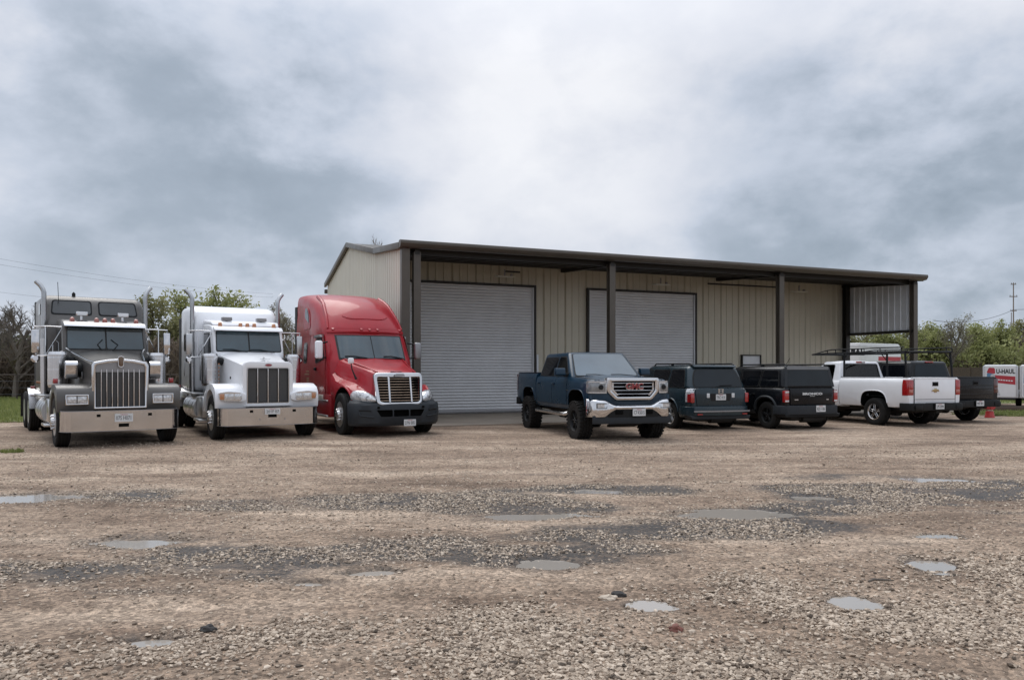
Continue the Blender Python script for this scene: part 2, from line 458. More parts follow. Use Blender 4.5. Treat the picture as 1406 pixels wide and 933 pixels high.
def ground_h(x, y):
    near = sstep(30, 14, y)
    h = (fbm(x * .55, y * .75, 4) - .5) * .045 * (.25 + .75 * near) + (fbm(x * 3.1 + 40, y * 3.1, 4) - .5) * .022 * near
    h += (fbm(x * 14 + 9, y * 14, 3) - .5) * .010 * sstep(9, 5, y)
    # tyre rut in the right foreground, and two faint wheel tracks crossing the lot
    d = np.abs((x - 1.9) * .55 + (y - 4.45) * .83)
    h -= .035 * np.exp(-(d / .16) ** 2) * sstep(.9, 1.6, x) * sstep(4.2, 3.0, x)
    for yc in (5.35, 7.0, 8.6):
        h -= .012 * np.exp(-((y - yc - .07 * x - .25 * np.sin(x * .5)) / .35) ** 2)
    for i, (cx, cy, rx, ry, a) in enumerate(PUDDLES):
        m = (np.abs(x - cx) < rx * 2.4) & (np.abs(y - cy) < ry * 2.4 + .4 * rx)
        if m.any():
            q = np.zeros_like(x); q[m] = sstep(1.5, .45, pud_r(i, x[m], y[m]))
            lvl = -.016
            h = h * (1 - q) + (lvl - .03) * q
    return np.where(y < 40, h, h * .3)
# dark wet bands of bedded gravel: x0, y0, x1, y1, half width
BANDS = [(-4.6, 5.75, -2.6, 6.0, .42), (-2.8, 6.3, 1.0, 6.95, .52), (.6, 7.2, 2.9, 7.9, .5), (-2.9, 9.1, .2, 9.4, .55), (4.3, 10.0, 7.6, 10.3, .9),
         (-7.5, 9.3, -4.6, 9.6, .45), (.6, 9.95, 2.0, 10.1, .4), (-.6, 8.8, 1.0, 8.9, .3), (3.2, 8.6, 5.2, 9.4, .4)]
def wet(x, y):
    w = np.zeros_like(x)
    for x0, y0, x1, y1, hw in BANDS:
        hw *= 1.35
        L2 = (x1 - x0) ** 2 + (y1 - y0) ** 2
        t = np.clip(((x - x0) * (x1 - x0) + (y - y0) * (y1 - y0)) / L2, 0, 1)
        d = np.hypot(x - x0 - t * (x1 - x0), y - y0 - t * (y1 - y0)) / hw
        w = np.maximum(w, np.exp(-(d ** 2)) )
    n = fbm(x * 1.1 + 3, y * 2.6 + 8, 5)
    w = sstep(.30, .86, w * .95 + (n - .5) * 1.5)
    for i, (cx, cy, rx, ry, a) in enumerate(PUDDLES):
        m = (np.abs(x - cx) < rx * 3) & (np.abs(y - cy) < ry * 3 + .4 * rx)
        if m.any(): w[m] = np.maximum(w[m], .55 * sstep(2.0, 1.1, pud_r(i, x[m], y[m])))
    return w
def grow(a, b, s, k):
    out = [a]
    while out[-1] < b: out.append(out[-1] + s); s *= k
    return out
ys = np.array(sorted(set([-v for v in grow(0, 200, .4, 1.35)] + grow(0, 3.2, .2, .98)[:14] + grow(3.25, 5000, .022, 1.0085)[:420])))
last = ys[-1]
ys = np.concatenate([ys, np.array(grow(last + 1, 5000, 2, 1.3))])
xc = np.arange(-13, 13.01, .07)
xr = np.array(grow(13.1, 5000, .12, 1.17))
xs = np.concatenate([-xr[::-1], xc, xr])
GX, GY = np.meshgrid(xs, ys)
H = ground_h(GX.ravel(), GY.ravel()); WT = wet(GX.ravel(), GY.ravel())
V = np.stack([GX.ravel(), GY.ravel(), H], 1)
nx, ny = len(xs), len(ys)
idx = np.arange(nx * ny).reshape(ny, nx)
Q = np.stack([idx[:-1, :-1], idx[:-1, 1:], idx[1:, 1:], idx[1:, :-1]], -1).reshape(-1, 4)
def np_mesh(name, V, Fq, k, smooth=True):
    me = bpy.data.meshes.new(name)
    me.vertices.add(len(V)); me.vertices.foreach_set('co', V.astype(np.float32).ravel())
    me.loops.add(len(Fq) * k); me.loops.foreach_set('vertex_index', Fq.astype(np.int32).ravel())
    me.polygons.add(len(Fq))
    me.polygons.foreach_set('loop_start', np.arange(0, len(Fq) * k, k, dtype=np.int32))
    me.polygons.foreach_set('use_smooth', np.full(len(Fq), smooth))
    me.update(); me.validate()
    return me
gme = np_mesh('ground', V, Q, 4)
at = gme.attributes.new('wet', 'FLOAT', 'POINT'); at.data.foreach_set('value', WT.astype(np.float32))
def ground_material():
    m = bpy.data.materials.new('gravel_lot'); m.use_nodes = True; nt = m.node_tree; b = nt.nodes['Principled BSDF']
    L = nt.links.new
    def N(t, **k):
        n = nt.nodes.new(t)
        for a, v in k.items(): setattr(n, a, v)
        return n
    t = N('ShaderNodeTexCoord')
    def noise(sc, det=6, rough=.55, stretch=None):
        n = N('ShaderNodeTexNoise'); n.inputs['Scale'].default_value = sc; n.inputs['Detail'].default_value = det; n.inputs['Roughness'].default_value = rough
        if stretch:
            mp = N('ShaderNodeMapping'); mp.inputs['Scale'].default_value = stretch
            L(t.outputs['Object'], mp.inputs[0]); L(mp.outputs[0], n.inputs['Vector'])
        else: L(t.outputs['Object'], n.inputs['Vector'])
        return n.outputs['Fac']
    def ramp(f, stops):
        r = N('ShaderNodeValToRGB'); c = r.color_ramp
        c.elements[0].position, c.elements[0].color = stops[0][0], (*stops[0][1], 1)
        c.elements[1].position, c.elements[1].color = stops[-1][0], (*stops[-1][1], 1)
        for p, q in stops[1:-1]:
            e = c.elements.new(p); e.color = (*q, 1)
        L(f, r.inputs['Fac']); return r.outputs[0]
    def mix(f, a, bb, mode='MIX'):
        x = N('ShaderNodeMix', data_type='RGBA', blend_type=mode)
        if isinstance(f, float): x.inputs['Factor'].default_value = f
        else: L(f, x.inputs['Factor'])
        L(a, x.inputs['A']); L(bb, x.inputs['B']); return x.outputs['Result']
    big = ramp(noise(.5, 7, .6, (.6, 1.6, 1)), [(.30, (.195, .146, .109)), (.47, (.325, .252, .192)), (.66, (.475, .387, .304))])
    mid = ramp(noise(4.5, 7, .65), [(.3, (.78, .77, .76)), (.7, (1.18, 1.18, 1.18))])
    base = mix(1.0, big, mid, 'MULTIPLY')
    # small stones bedded in the dirt
    vo = N('ShaderNodeTexVoronoi'); vo.inputs['Scale'].default_value = 38; L(t.outputs['Object'], vo.inputs['Vector'])
    vs = N('ShaderNodeSeparateColor'); L(vo.outputs['Color'], vs.inputs[0])
    stone = ramp(vs.outputs[0], [(.0, (.50, .48, .46)), (.45, (.95, .94, .93)), (1.0, (1.65, 1.61, 1.56))])
    base = mix(.8, base, mix(1.0, base, stone, 'MULTIPLY'))
    vo2 = N('ShaderNodeTexVoronoi'); vo2.inputs['Scale'].default_value = 110; L(t.outputs['Object'], vo2.inputs['Vector'])
    vs2 = N('ShaderNodeSeparateColor'); L(vo2.outputs['Color'], vs2.inputs[0])
    s2 = ramp(vs2.outputs[0], [(.0, (.70, .69, .68)), (.5, (1, 1, 1)), (1.0, (1.32, 1.3, 1.28))])
    base = mix(.7, base, mix(1.0, base, s2, 'MULTIPLY'))
    # streaks of darker, damper dirt drawn out across the lot
    st = ramp(noise(1.0, 8, .62, (.35, 1.5, 1)), [(.40, (1.1, 1.1, 1.1)), (.62, (.74, .71, .70))])
    base = mix(.8, base, mix(1.0, base, st, 'MULTIPLY'))
    st2 = ramp(noise(5.0, 8, .65, (.45, 1.6, 1)), [(.36, (1.14, 1.14, 1.14)), (.64, (.70, .67, .65))])
    base = mix(.8, base, mix(1.0, base, st2, 'MULTIPLY'))
    wa = N('ShaderNodeAttribute', attribute_name='wet')
    wb = N('ShaderNodeMath', operation='MULTIPLY_ADD'); wb.inputs[1].default_value = .8; wb.inputs[2].default_value = .6
    L(vs.outputs[1], wb.inputs[0])
    wf = N('ShaderNodeMath', operation='MULTIPLY', use_clamp=True); L(wa.outputs['Fac'], wf.inputs[0]); L(wb.outputs[0], wf.inputs[1])
    dark = ramp(noise(9, 5), [(.3, (.026, .023, .021)), (.7, (.080, .068, .058))])
    base = mix(wf.outputs[0], base, dark)
    L(base, b.inputs['Base Color'])
    rr = N('ShaderNodeMapRange'); rr.inputs['To Min'].default_value = .92; rr.inputs['To Max'].default_value = .45
    L(wf.outputs[0], rr.inputs['Value']); L(rr.outputs[0], b.inputs['Roughness'])
    b.inputs['Specular IOR Level'].default_value = .3
    ad = N('ShaderNodeMath', operation='MULTIPLY_ADD'); ad.inputs[1].default_value = -1.2
    L(vo.outputs['Distance'], ad.inputs[0])
    nn = N('ShaderNodeMath', operation='ADD'); L(noise(60, 6, .7), nn.inputs[0]); L(noise(14, 5, .6), nn.inputs[1])
    L(nn.outputs[0], ad.inputs[2])
    bp = N('ShaderNodeBump'); bp.inputs['Strength'].default_value = .75; bp.inputs['Distance'].default_value = .022
    L(ad.outputs[0], bp.inputs['Height']); L(bp.outputs[0], b.inputs['Normal'])
    M['gravel_lot'] = m
ground_material()
P('ground', gme, 'gravel_lot', kind='structure')

def water_material():
    m = bpy.data.materials.new('puddle_water'); m.use_nodes = True; nt = m.node_tree; b = nt.nodes['Principled BSDF']
    b.inputs['Base Color'].default_value = (.33, .30, .265, 1); b.inputs['Coat Weight'].default_value = .35; b.inputs['Coat Roughness'].default_value = .04; b.inputs['Roughness'].default_value = .10; b.inputs['IOR'].default_value = 1.33
    b.inputs['Specular IOR Level'].default_value = .6
    t = nt.nodes.new('ShaderNodeTexCoord'); n = nt.nodes.new('ShaderNodeTexNoise'); n.inputs['Scale'].default_value = 6; n.inputs['Detail'].default_value = 3
    nt.links.new(t.outputs['Object'], n.inputs['Vector'])
    bp = nt.nodes.new('ShaderNodeBump'); bp.inputs['Strength'].default_value = .05; bp.inputs['Distance'].default_value = .01
    nt.links.new(n.outputs['Fac'], bp.inputs['Height']); nt.links.new(bp.outputs[0], b.inputs['Normal'])
    M['puddle_water'] = m
water_material()
for i, (cx, cy, rx, ry, a) in enumerate(PUDDLES):
    pts = []
    for k in range(40):
        t = 2 * math.pi * k / 40; c_, s_ = 1.45 * rx * math.cos(t), 1.45 * ry * math.sin(t)
        pts.append((cx + c_ * math.cos(a) - s_ * math.sin(a), cy + c_ * math.sin(a) + s_ * math.cos(a), -.021))
    P('puddle', (pts, [tuple(range(40))]), 'puddle_water', smooth=0, kind='structure')

# loose stones lying on the lot, thick in the foreground and along the dark bands
def pebble_material():
    m = bpy.data.materials.new('limestone_pebble'); m.use_nodes = True; nt = m.node_tree; b = nt.nodes['Principled BSDF']
    g = nt.nodes.new('ShaderNodeNewGeometry'); r = nt.nodes.new('ShaderNodeValToRGB'); c = r.color_ramp
    c.elements[0].color = (.18, .137, .103, 1); c.elements[1].color = (.62, .52, .415, 1)
    e = c.elements.new(.06); e.color = (.07, .055, .043, 1)
    e = c.elements.new(.14); e.color = (.28, .218, .165, 1)
    e = c.elements.new(.6); e.color = (.42, .34, .262, 1)
    nt.links.new(g.outputs['Random Per Island'], r.inputs['Fac'])
    t = nt.nodes.new('ShaderNodeTexCoord'); n = nt.nodes.new('ShaderNodeTexNoise'); n.inputs['Scale'].default_value = 55; n.inputs['Detail'].default_value = 5
    nt.links.new(t.outputs['Object'], n.inputs['Vector'])
    mr = nt.nodes.new('ShaderNodeMapRange'); mr.inputs['To Min'].default_value = .6; mr.inputs['To Max'].default_value = 1.35
    nt.links.new(n.outputs['Fac'], mr.inputs['Value'])
    sc = nt.nodes.new('ShaderNodeVectorMath'); sc.operation = 'SCALE'
    nt.links.new(r.outputs[0], sc.inputs[0]); nt.links.new(mr.outputs[0], sc.inputs['Scale'])
    nt.links.new(sc.outputs[0], b.inputs['Base Color']); b.inputs['Roughness'].default_value = .85; b.inputs['Specular IOR Level'].default_value = .3
    bp = nt.nodes.new('ShaderNodeBump'); bp.inputs['Strength'].default_value = .5; bp.inputs['Distance'].default_value = .006
    nt.links.new(n.outputs['Fac'], bp.inputs['Height']); nt.links.new(bp.outputs[0], b.inputs['Normal'])
    M['limestone_pebble'] = m
pebble_material()
def ico(sub):
    bm = bmesh.new(); bmesh.ops.create_icosphere(bm, subdivisions=sub, radius=1)
    v = np.array([list(a.co) for a in bm.verts]); f = np.array([[w.index for w in p.verts] for p in bm.faces]); bm.free()
    return v, f
def stones(name, n, ymin, ymax, dens, rmin, rmax, sub, sink=.35):
    y = ymin + (ymax - ymin) * rng.random(n * 6)
    x = (rng.random(n * 6) * 2 - 1) * (y * .74 + 1.2)
    keep = rng.random(n * 6) < dens(x, y) * (y * .74 + 1.2) / (ymax * .74 + 1.2)
    x, y = x[keep][:n], y[keep][:n]
    k = len(x)
    v, f = ico(sub)
    # a handful of lumpy prototypes
    protos = []
    for q in range(12):
        d = 1 + .42 * (rng.random(len(v)) - .5) * 2 if sub == 1 else 1 + .35 * (fbm(v[:, 0] * 1.3 + q * 7 + 9, v[:, 1] * 1.3 + v[:, 2] * 1.7 + 20, 2) - .5) * 2
        protos.append(v * d[:, None])
    protos = np.array(protos)
    r = rmin + (rmax - rmin) * rng.random(k) ** 2.2
    S = np.stack([r * (1 + .5 * rng.random(k)), r * (.75 + .35 * rng.random(k)), r * (.42 + .4 * rng.random(k))], 1)
    a = rng.random(k) * 2 * np.pi; tx = (rng.random(k) - .5) * 1.0
    pv = protos[rng.integers(0, 12, k)] * S[:, None, :]
    c, s = np.cos(tx)[:, None], np.sin(tx)[:, None]
    px, py, pz = pv[..., 0], pv[..., 1] * c - pv[..., 2] * s, pv[..., 1] * s + pv[..., 2] * c
    c, s = np.cos(a)[:, None], np.sin(a)[:, None]
    qx, qy = px * c - py * s, px * s + py * c
    z0 = ground_h(x, y) + S[:, 2] * (1 - sink * 2 * rng.random(k))* .8
    VV = np.stack([qx + x[:, None], qy + y[:, None], pz + z0[:, None]], -1).reshape(-1, 3)
    FF = (f[None] + (np.arange(k) * len(v))[:, None, None]).reshape(-1, 3)
    me = np_mesh(name, VV, FF, 3, smooth=False)
    o = P(name, me, 'limestone_pebble', kind='stuff')
    return o
def fg_edge(x):
    return np.interp(x, [-6, -2.6, -1.4, -.2, .6, 1.6, 2.6, 3.6, 7], [4.1, 4.35, 4.75, 5.0, 5.15, 5.6, 5.95, 6.3, 6.9])
def no_pud(x, y):
    m = np.ones_like(x)
    for i, (cx, cy, rx, ry, a) in enumerate(PUDDLES):
        s_ = (np.abs(x - cx) < rx * 2) & (np.abs(y - cy) < ry * 2 + .3 * rx)
        if s_.any(): m[s_] *= np.where(pud_r(i, x[s_], y[s_]) < 1.15, 0, 1)
    return m
def rutmask(x, y):
    d = np.abs((x - 1.9) * .55 + (y - 4.45) * .83)
    return 1 - .75 * np.exp(-(d / .17) ** 2) * sstep(.9, 1.6, x) * sstep(4.4, 3.2, x)
def dens_fg(x, y):
    e = fg_edge(x) + (fbm(x * 1.7, y * 1.7, 4) - .5) * 1.2
    cl = sstep(.36, .60, fbm(x * 1.0 + 31, y * 1.3 + 11, 5))
    return sstep(.35, -.5, y - e) * (.10 + .90 * cl) * no_pud(x, y) * rutmask(x, y)
def dens_band(x, y):
    return (.06 + 1.0 * wet(x, y)) * sstep(.33, .55, fbm(x * 1.5 + 51, y * 2.2 + 4, 4)) * no_pud(x, y)
def dens_all(x, y):
    return (.25 + .75 * sstep(.45, .7, fbm(x * .8 + 71, y * 1.3 + 40, 5))) * no_pud(x, y)
o = stones('loose_gravel', 60000, 3.1, 6.9, dens_fg, .0036, .0165, 1); tag(o, 'thick bed of pale loose gravel filling the foreground', 'gravel')
o = stones('gravel_chips', 24000, 3.1, 6.9, dens_fg, .003, .008, 1); tag(o, 'fine pale gravel chips between the foreground stones', 'gravel')
o = stones('bedded_gravel', 36000, 5.2, 11.0, dens_band, .0045, .0155, 1, .5); tag(o, 'pale stones bedded in the dark wet bands across the lot', 'gravel')
o = stones('scattered_gravel', 24000, 4.2, 17.0, dens_all, .004, .016, 1, .5); tag(o, 'scattered small stones over the dirt of the lot', 'gravel')

# ------------------------------------------------------------------ metal building
BLD = Matrix.Translation((-1.4175, 28.03, 0)) @ Matrix.Rotation(R(22.4), 4, 'Z')
bld = thing('metal_building', 'long beige ribbed metal workshop with dark bronze canopy and two grey roll-up doors', 'building', (-1.4175, 28.03, 0), R(22.4))
XL, XR, YF, YB, YR = -3.63, 18.05, -3.9, 10.5, 4.9
def roof_z(y):
    return float(np.interp(y, [YF, -.25, YR, YB], [5.42, 5.76, 6.76, 5.74]))
ap = box(XL + .2, XR + 1.2, -5.6, 0.05, -.12, .022)
apo = P('concrete_apron', xf(ap, BLD), 'concrete', smooth=0, kind='structure')
RIB = .028
def ribbed(a0, a1, zb, ztop, pitch=.3048, phase=0.0):
    """profile points (a, depth) of ribbed sheet between a0 and a1"""
    pts = [(a0, 0)]
    k = math.floor((a0 - phase) / pitch)
    while True:
        c = phase + k * pitch; k += 1
        if c - .05 > a1: break
        for da, d in ((-.045, 0), (-.02, RIB), (.02, RIB), (.045, 0)):
            if a0 + .004 < c + da < a1 - .004: pts.append((c + da, d))
        if c > a1 + 1: break
    for extra in (.12, .18):     # low minor ribs of the pan
        pass
    pts.append((a1, 0))
    return pts
def panel(fn, a0, a1, zb, ztop, phase=0.0):
    pts = ribbed(a0, a1, zb, ztop, phase=phase)
    V, F = [], []
    for a, d in pts:
        V.append(fn(a, d, zb)); V.append(fn(a, d, ztop(a)))
    n = len(pts)
    for i in range(n - 1): F.append((2 * i, 2 * i + 2, 2 * i + 3, 2 * i + 1))
    # thin return so the sheet has a body
    o = len(V)
    for a, d in pts:
        V.append(fn(a, d - .02, zb)); V.append(fn(a, d - .02, ztop(a)))
    for i in range(n - 1): F.append((o + 2 * i, o + 2 * i + 1, o + 2 * i + 3, o + 2 * i + 2))
    F.append((0, 1, o + 1, o)); F.append((2 * n - 2, o + 2 * n - 2, o + 2 * n - 1, 2 * n - 1))
    return V, F
def cells(a0, a1, w, stops):
    c = [a0]
    while c[-1] + w < a1 - .05: c.append(c[-1] + w)
    c.append(a1)
    c = sorted(set([round(v, 4) for v in c] + [round(s, 4) for s in stops if a0 < s < a1]))
    return [(p, q) for p, q in zip(c, c[1:]) if q - p > .02]
D1, D2, DW = (-2.42, 2.40), (4.76, 9.70), (12.12, 13.14)
DZ, WZ = 4.72, 2.28
fw = P('front_wall', box(XL + .25, XR - .02, .10, .16, 0, 5.72), 'beige_metal', bld)
front = lambda a, d, z: (a, .06 - d, z)
for a0, a1 in cells(XL + .1, XR - .05, .9144, [*D1, *D2, *DW]):
    mid = (a0 + a1) / 2; zb = .02
    if D1[0] < mid < D1[1] or D2[0] < mid < D2[1]: zb = DZ
    elif DW[0] < mid < DW[1]: zb = WZ
    P('wall_panel', panel(front, a0 + .001, a1 - .001, zb, lambda a: 5.70, phase=XL + .1), 'beige_metal', fw, smooth=0)
sw = P('side_wall', prism([(YF + .05, 0), (YB - .05, 0), (YB - .05, roof_z(YB) - .12), (YR, roof_z(YR) - .15), (-.25, 5.6), (YF + .05, roof_z(YF) - .15)], XL + .06, XL + .10, 'x'), 'beige_metal', bld)
side = lambda a, d, z: (XL + .03 - d, a, z)
for a0, a1 in cells(YF + .12, YB, .9144, [-.25, YR]):
    P('wall_panel', panel(side, a0 + .001, a1 - .001, .02, lambda a: roof_z(a) - .1, phase=YF), 'pale_metal', sw, smooth=0)
rw = P('rear_wall', box(XL + .1, XR - .1, YB - .06, YB, 0, roof_z(YB) - .1), 'pale_metal', bld)
gw = P('gable_wall', prism([(0.1, 0), (YB - .06, 0), (YB - .06, roof_z(YB) - .12), (YR, roof_z(YR) - .15), (.1, 5.6)], XR - .08, XR - .02, 'x'), 'pale_metal', bld)
# hanging end panel of the canopy, open below
ep = P('end_panel', prism([(YF + .25, 3.3), (-.08, 3.3), (-.08, 5.68), (YF + .25, 5.38)], XR - .1, XR - .07, 'x'), 'galv_metal', bld)
inner = lambda a, d, z: (XR - .13 - d, a, z)
for a0, a1 in cells(YF + .22, -.10, .9144, []):
    P('wall_panel', panel(inner, a0 + .001, a1 - .001, 3.28, lambda a: roof_z(a) - .08, phase=YF), 'galv_metal', ep, smooth=0)
P('end_panel_sill', box(XR - .22, XR - .03, YF + .2, -.05, 3.17, 3.28), 'bronze_dark', bld)
# roof sheets
rf = [(YF - .10, roof_z(YF)), (-.25, 5.78), (YR, roof_z(YR) + .02), (YB + .15, roof_z(YB))]
for (y0, z0), (y1, z1), nm in zip(rf, rf[1:], ('canopy_roof', 'roof', 'roof')):
    P(nm, prism([(y0, z0), (y1, z1), (y1, z1 - .06), (y0, z0 - .06)], XL - .08, XR + .08, 'x'), 'bronze_dark', bld)
# fascia and gutter along the canopy, rake trim up the gable
g = rnd([(YF - .14, 5.29), (YF + .02, 5.27), (YF + .02, 5.50), (YF - .20, 5.50), (YF - .22, 5.40)], .03)
P('gutter', prism(g, XL - .12, XR + .12, 'x'), 'bronze_trim', bld)
for (y0, z0), (y1, z1) in zip(rf, rf[1:]):
    for xx in (XL - .13, XR + .02):
        P('rake_trim', prism([(y0 + (.11 if y0 < YF else 0), z0 + .03), (y1, z1 + .03), (y1, z1 - .17), (y0 + (.11 if y0 < YF else 0), z0 - .17)], xx, xx + .11, 'x', .012), 'bronze_trim', bld)
P('gutter', box(XL - .1, XR + .1, YB + .15, YB + .30, 5.28, 5.48, .03), 'bronze_trim', bld)
P('corner_trim', join(box(XL - .03, XL + .22, YF + .0, YF + .10, 0, 5.3), box(XL - .035, XL + .04, YF - .004, YF + .20, 0, 5.3)), 'bronze_trim', bld)
P('corner_trim', box(XR - .18, XR - .01, -.06, .12, 0, 5.68), 'bronze_dark', bld)
# columns: H sections with base plates
def hcol(x, y, z1):
    return join(box(x - .11, x + .11, y - .11, y - .085, 0, z1), box(x - .11, x + .11, y + .085, y + .11, 0, z1), box(x - .02, x + .02, y - .085, y + .085, 0, z1), box(x - .17, x + .17, y - .17, y + .17, .02, .05))
for x in (-3.15, 3.66, 10.92, 17.86):
    P('column', hcol(x, YF + .22, 5.2), 'bronze_trim', bld)
P('column', hcol(XR - .25, -.22, 5.6), 'bronze_dark', bld)
for x in (-3.15, 3.66, 10.92, 17.86):
    P('rafter', prism([(YF + .1, 5.26), (.05, 5.52), (.05, 5.36), (YF + .1, 5.12)], x - .08, x + .08, 'x'), 'bronze_dark', bld)
for k in range(5):
    y = YF + .45 + k * .82
    P('purlin', join(box(XL + .2, XR - .2, y - .02, y + .02, roof_z(y) - .30, roof_z(y) - .075), box(XL + .2, XR - .2, y + .021, y + .09, roof_z(y) - .30, roof_z(y) - .275)), 'bronze_dark', bld)
# roll-up doors
def rollup(d):
    a, b = d
    dr = P('rollup_door', None or box(a - .05, b + .05, .03, .05, .03, DZ), 'door_steel', bld)
    pitch = .108; prof = []
    z = .14
    while z < DZ - .03:
        for dz, o in ((0, 0), (.020, .014), (.052, .019), (.085, .014)):
            prof.append((z + dz, o))
        z += pitch
    prof.append((z, 0))
    V, F = [], []
    for zz_, o in prof:
        V += [(a + .02, -.005 - o, zz_), (b - .02, -.005 - o, zz_)]
    for i in range(len(prof) - 1): F.append((2 * i, 2 * i + 1, 2 * i + 3, 2 * i + 2))
    P('curtain', (V, F), 'door_steel', dr, smooth=40)
    P('bottom_bar', box(a + .02, b - .02, -.05, .02, .03, .14, .008), 'steel_grey', dr)
    for x0, x1 in ((a - .09, a), (b, b + .09)):
        P('door_jamb', box(x0, x1, -.09, .07, .022, DZ + .09), 'bronze_dark', dr)
        P('door_guide', box(x0 + (.09 if x0 < a else -.05), x1 + (.05 if x0 < a else -.09), -.07, -.045, .03, DZ), 'galv_metal', dr)
    P('door_header', box(a, b, -.085, .07, DZ, DZ + .09), 'bronze_dark', dr)
rollup(D1); rollup(D2)
P('downpipe', box(2.52, 2.60, -.06, .0, .3, 2.2, .01), 'galv_metal', bld)
wd = P('walk_door', box(DW[0] + .045, DW[1] - .045, -.01, .05, .04, WZ - .045, .004), 'door_white', bld)
P('door_frame', join(box(DW[0], DW[0] + .043, -.06, .07, .022, WZ), box(DW[1] - .043, DW[1], -.06, .07, .022, WZ), box(DW[0] + .043, DW[1] - .043, -.06, .07, WZ - .043, WZ)), 'bronze_dark', wd)
P('handle', join(cyl((DW[0] + .14, -.01, 1.0), (DW[0] + .14, -.07, 1.0), .02), box(DW[0] + .12, DW[0] + .24, -.085, -.065, .99, 1.02, .005)), 'steel_grey', wd)
# flat wall-pack lights hung under the canopy
for x in (.95, 7.6, 14.6):
    fl = P('floodlight', prism([(-.9, 4.96), (-.55, 4.99), (-.55, 5.03), (-.9, 5.0)], x - .33, x + .33, 'x', .012), 'pale_metal', bld)
    P('bracket', join(box(x - .02, x + .02, -.74, -.70, 5.02, 5.26), box(x + .22, x + .30, -.77, -.68, 5.03, 5.10, .01)), 'steel_grey', fl)
P('vent_pipe', join(cyl((1.0, -.6, 5.20), (1.6, -.6, 5.20), .03), cyl((9.8, -.8, 5.12), (13.5, -.8, 5.12), .035)), 'bronze_dark', bld)
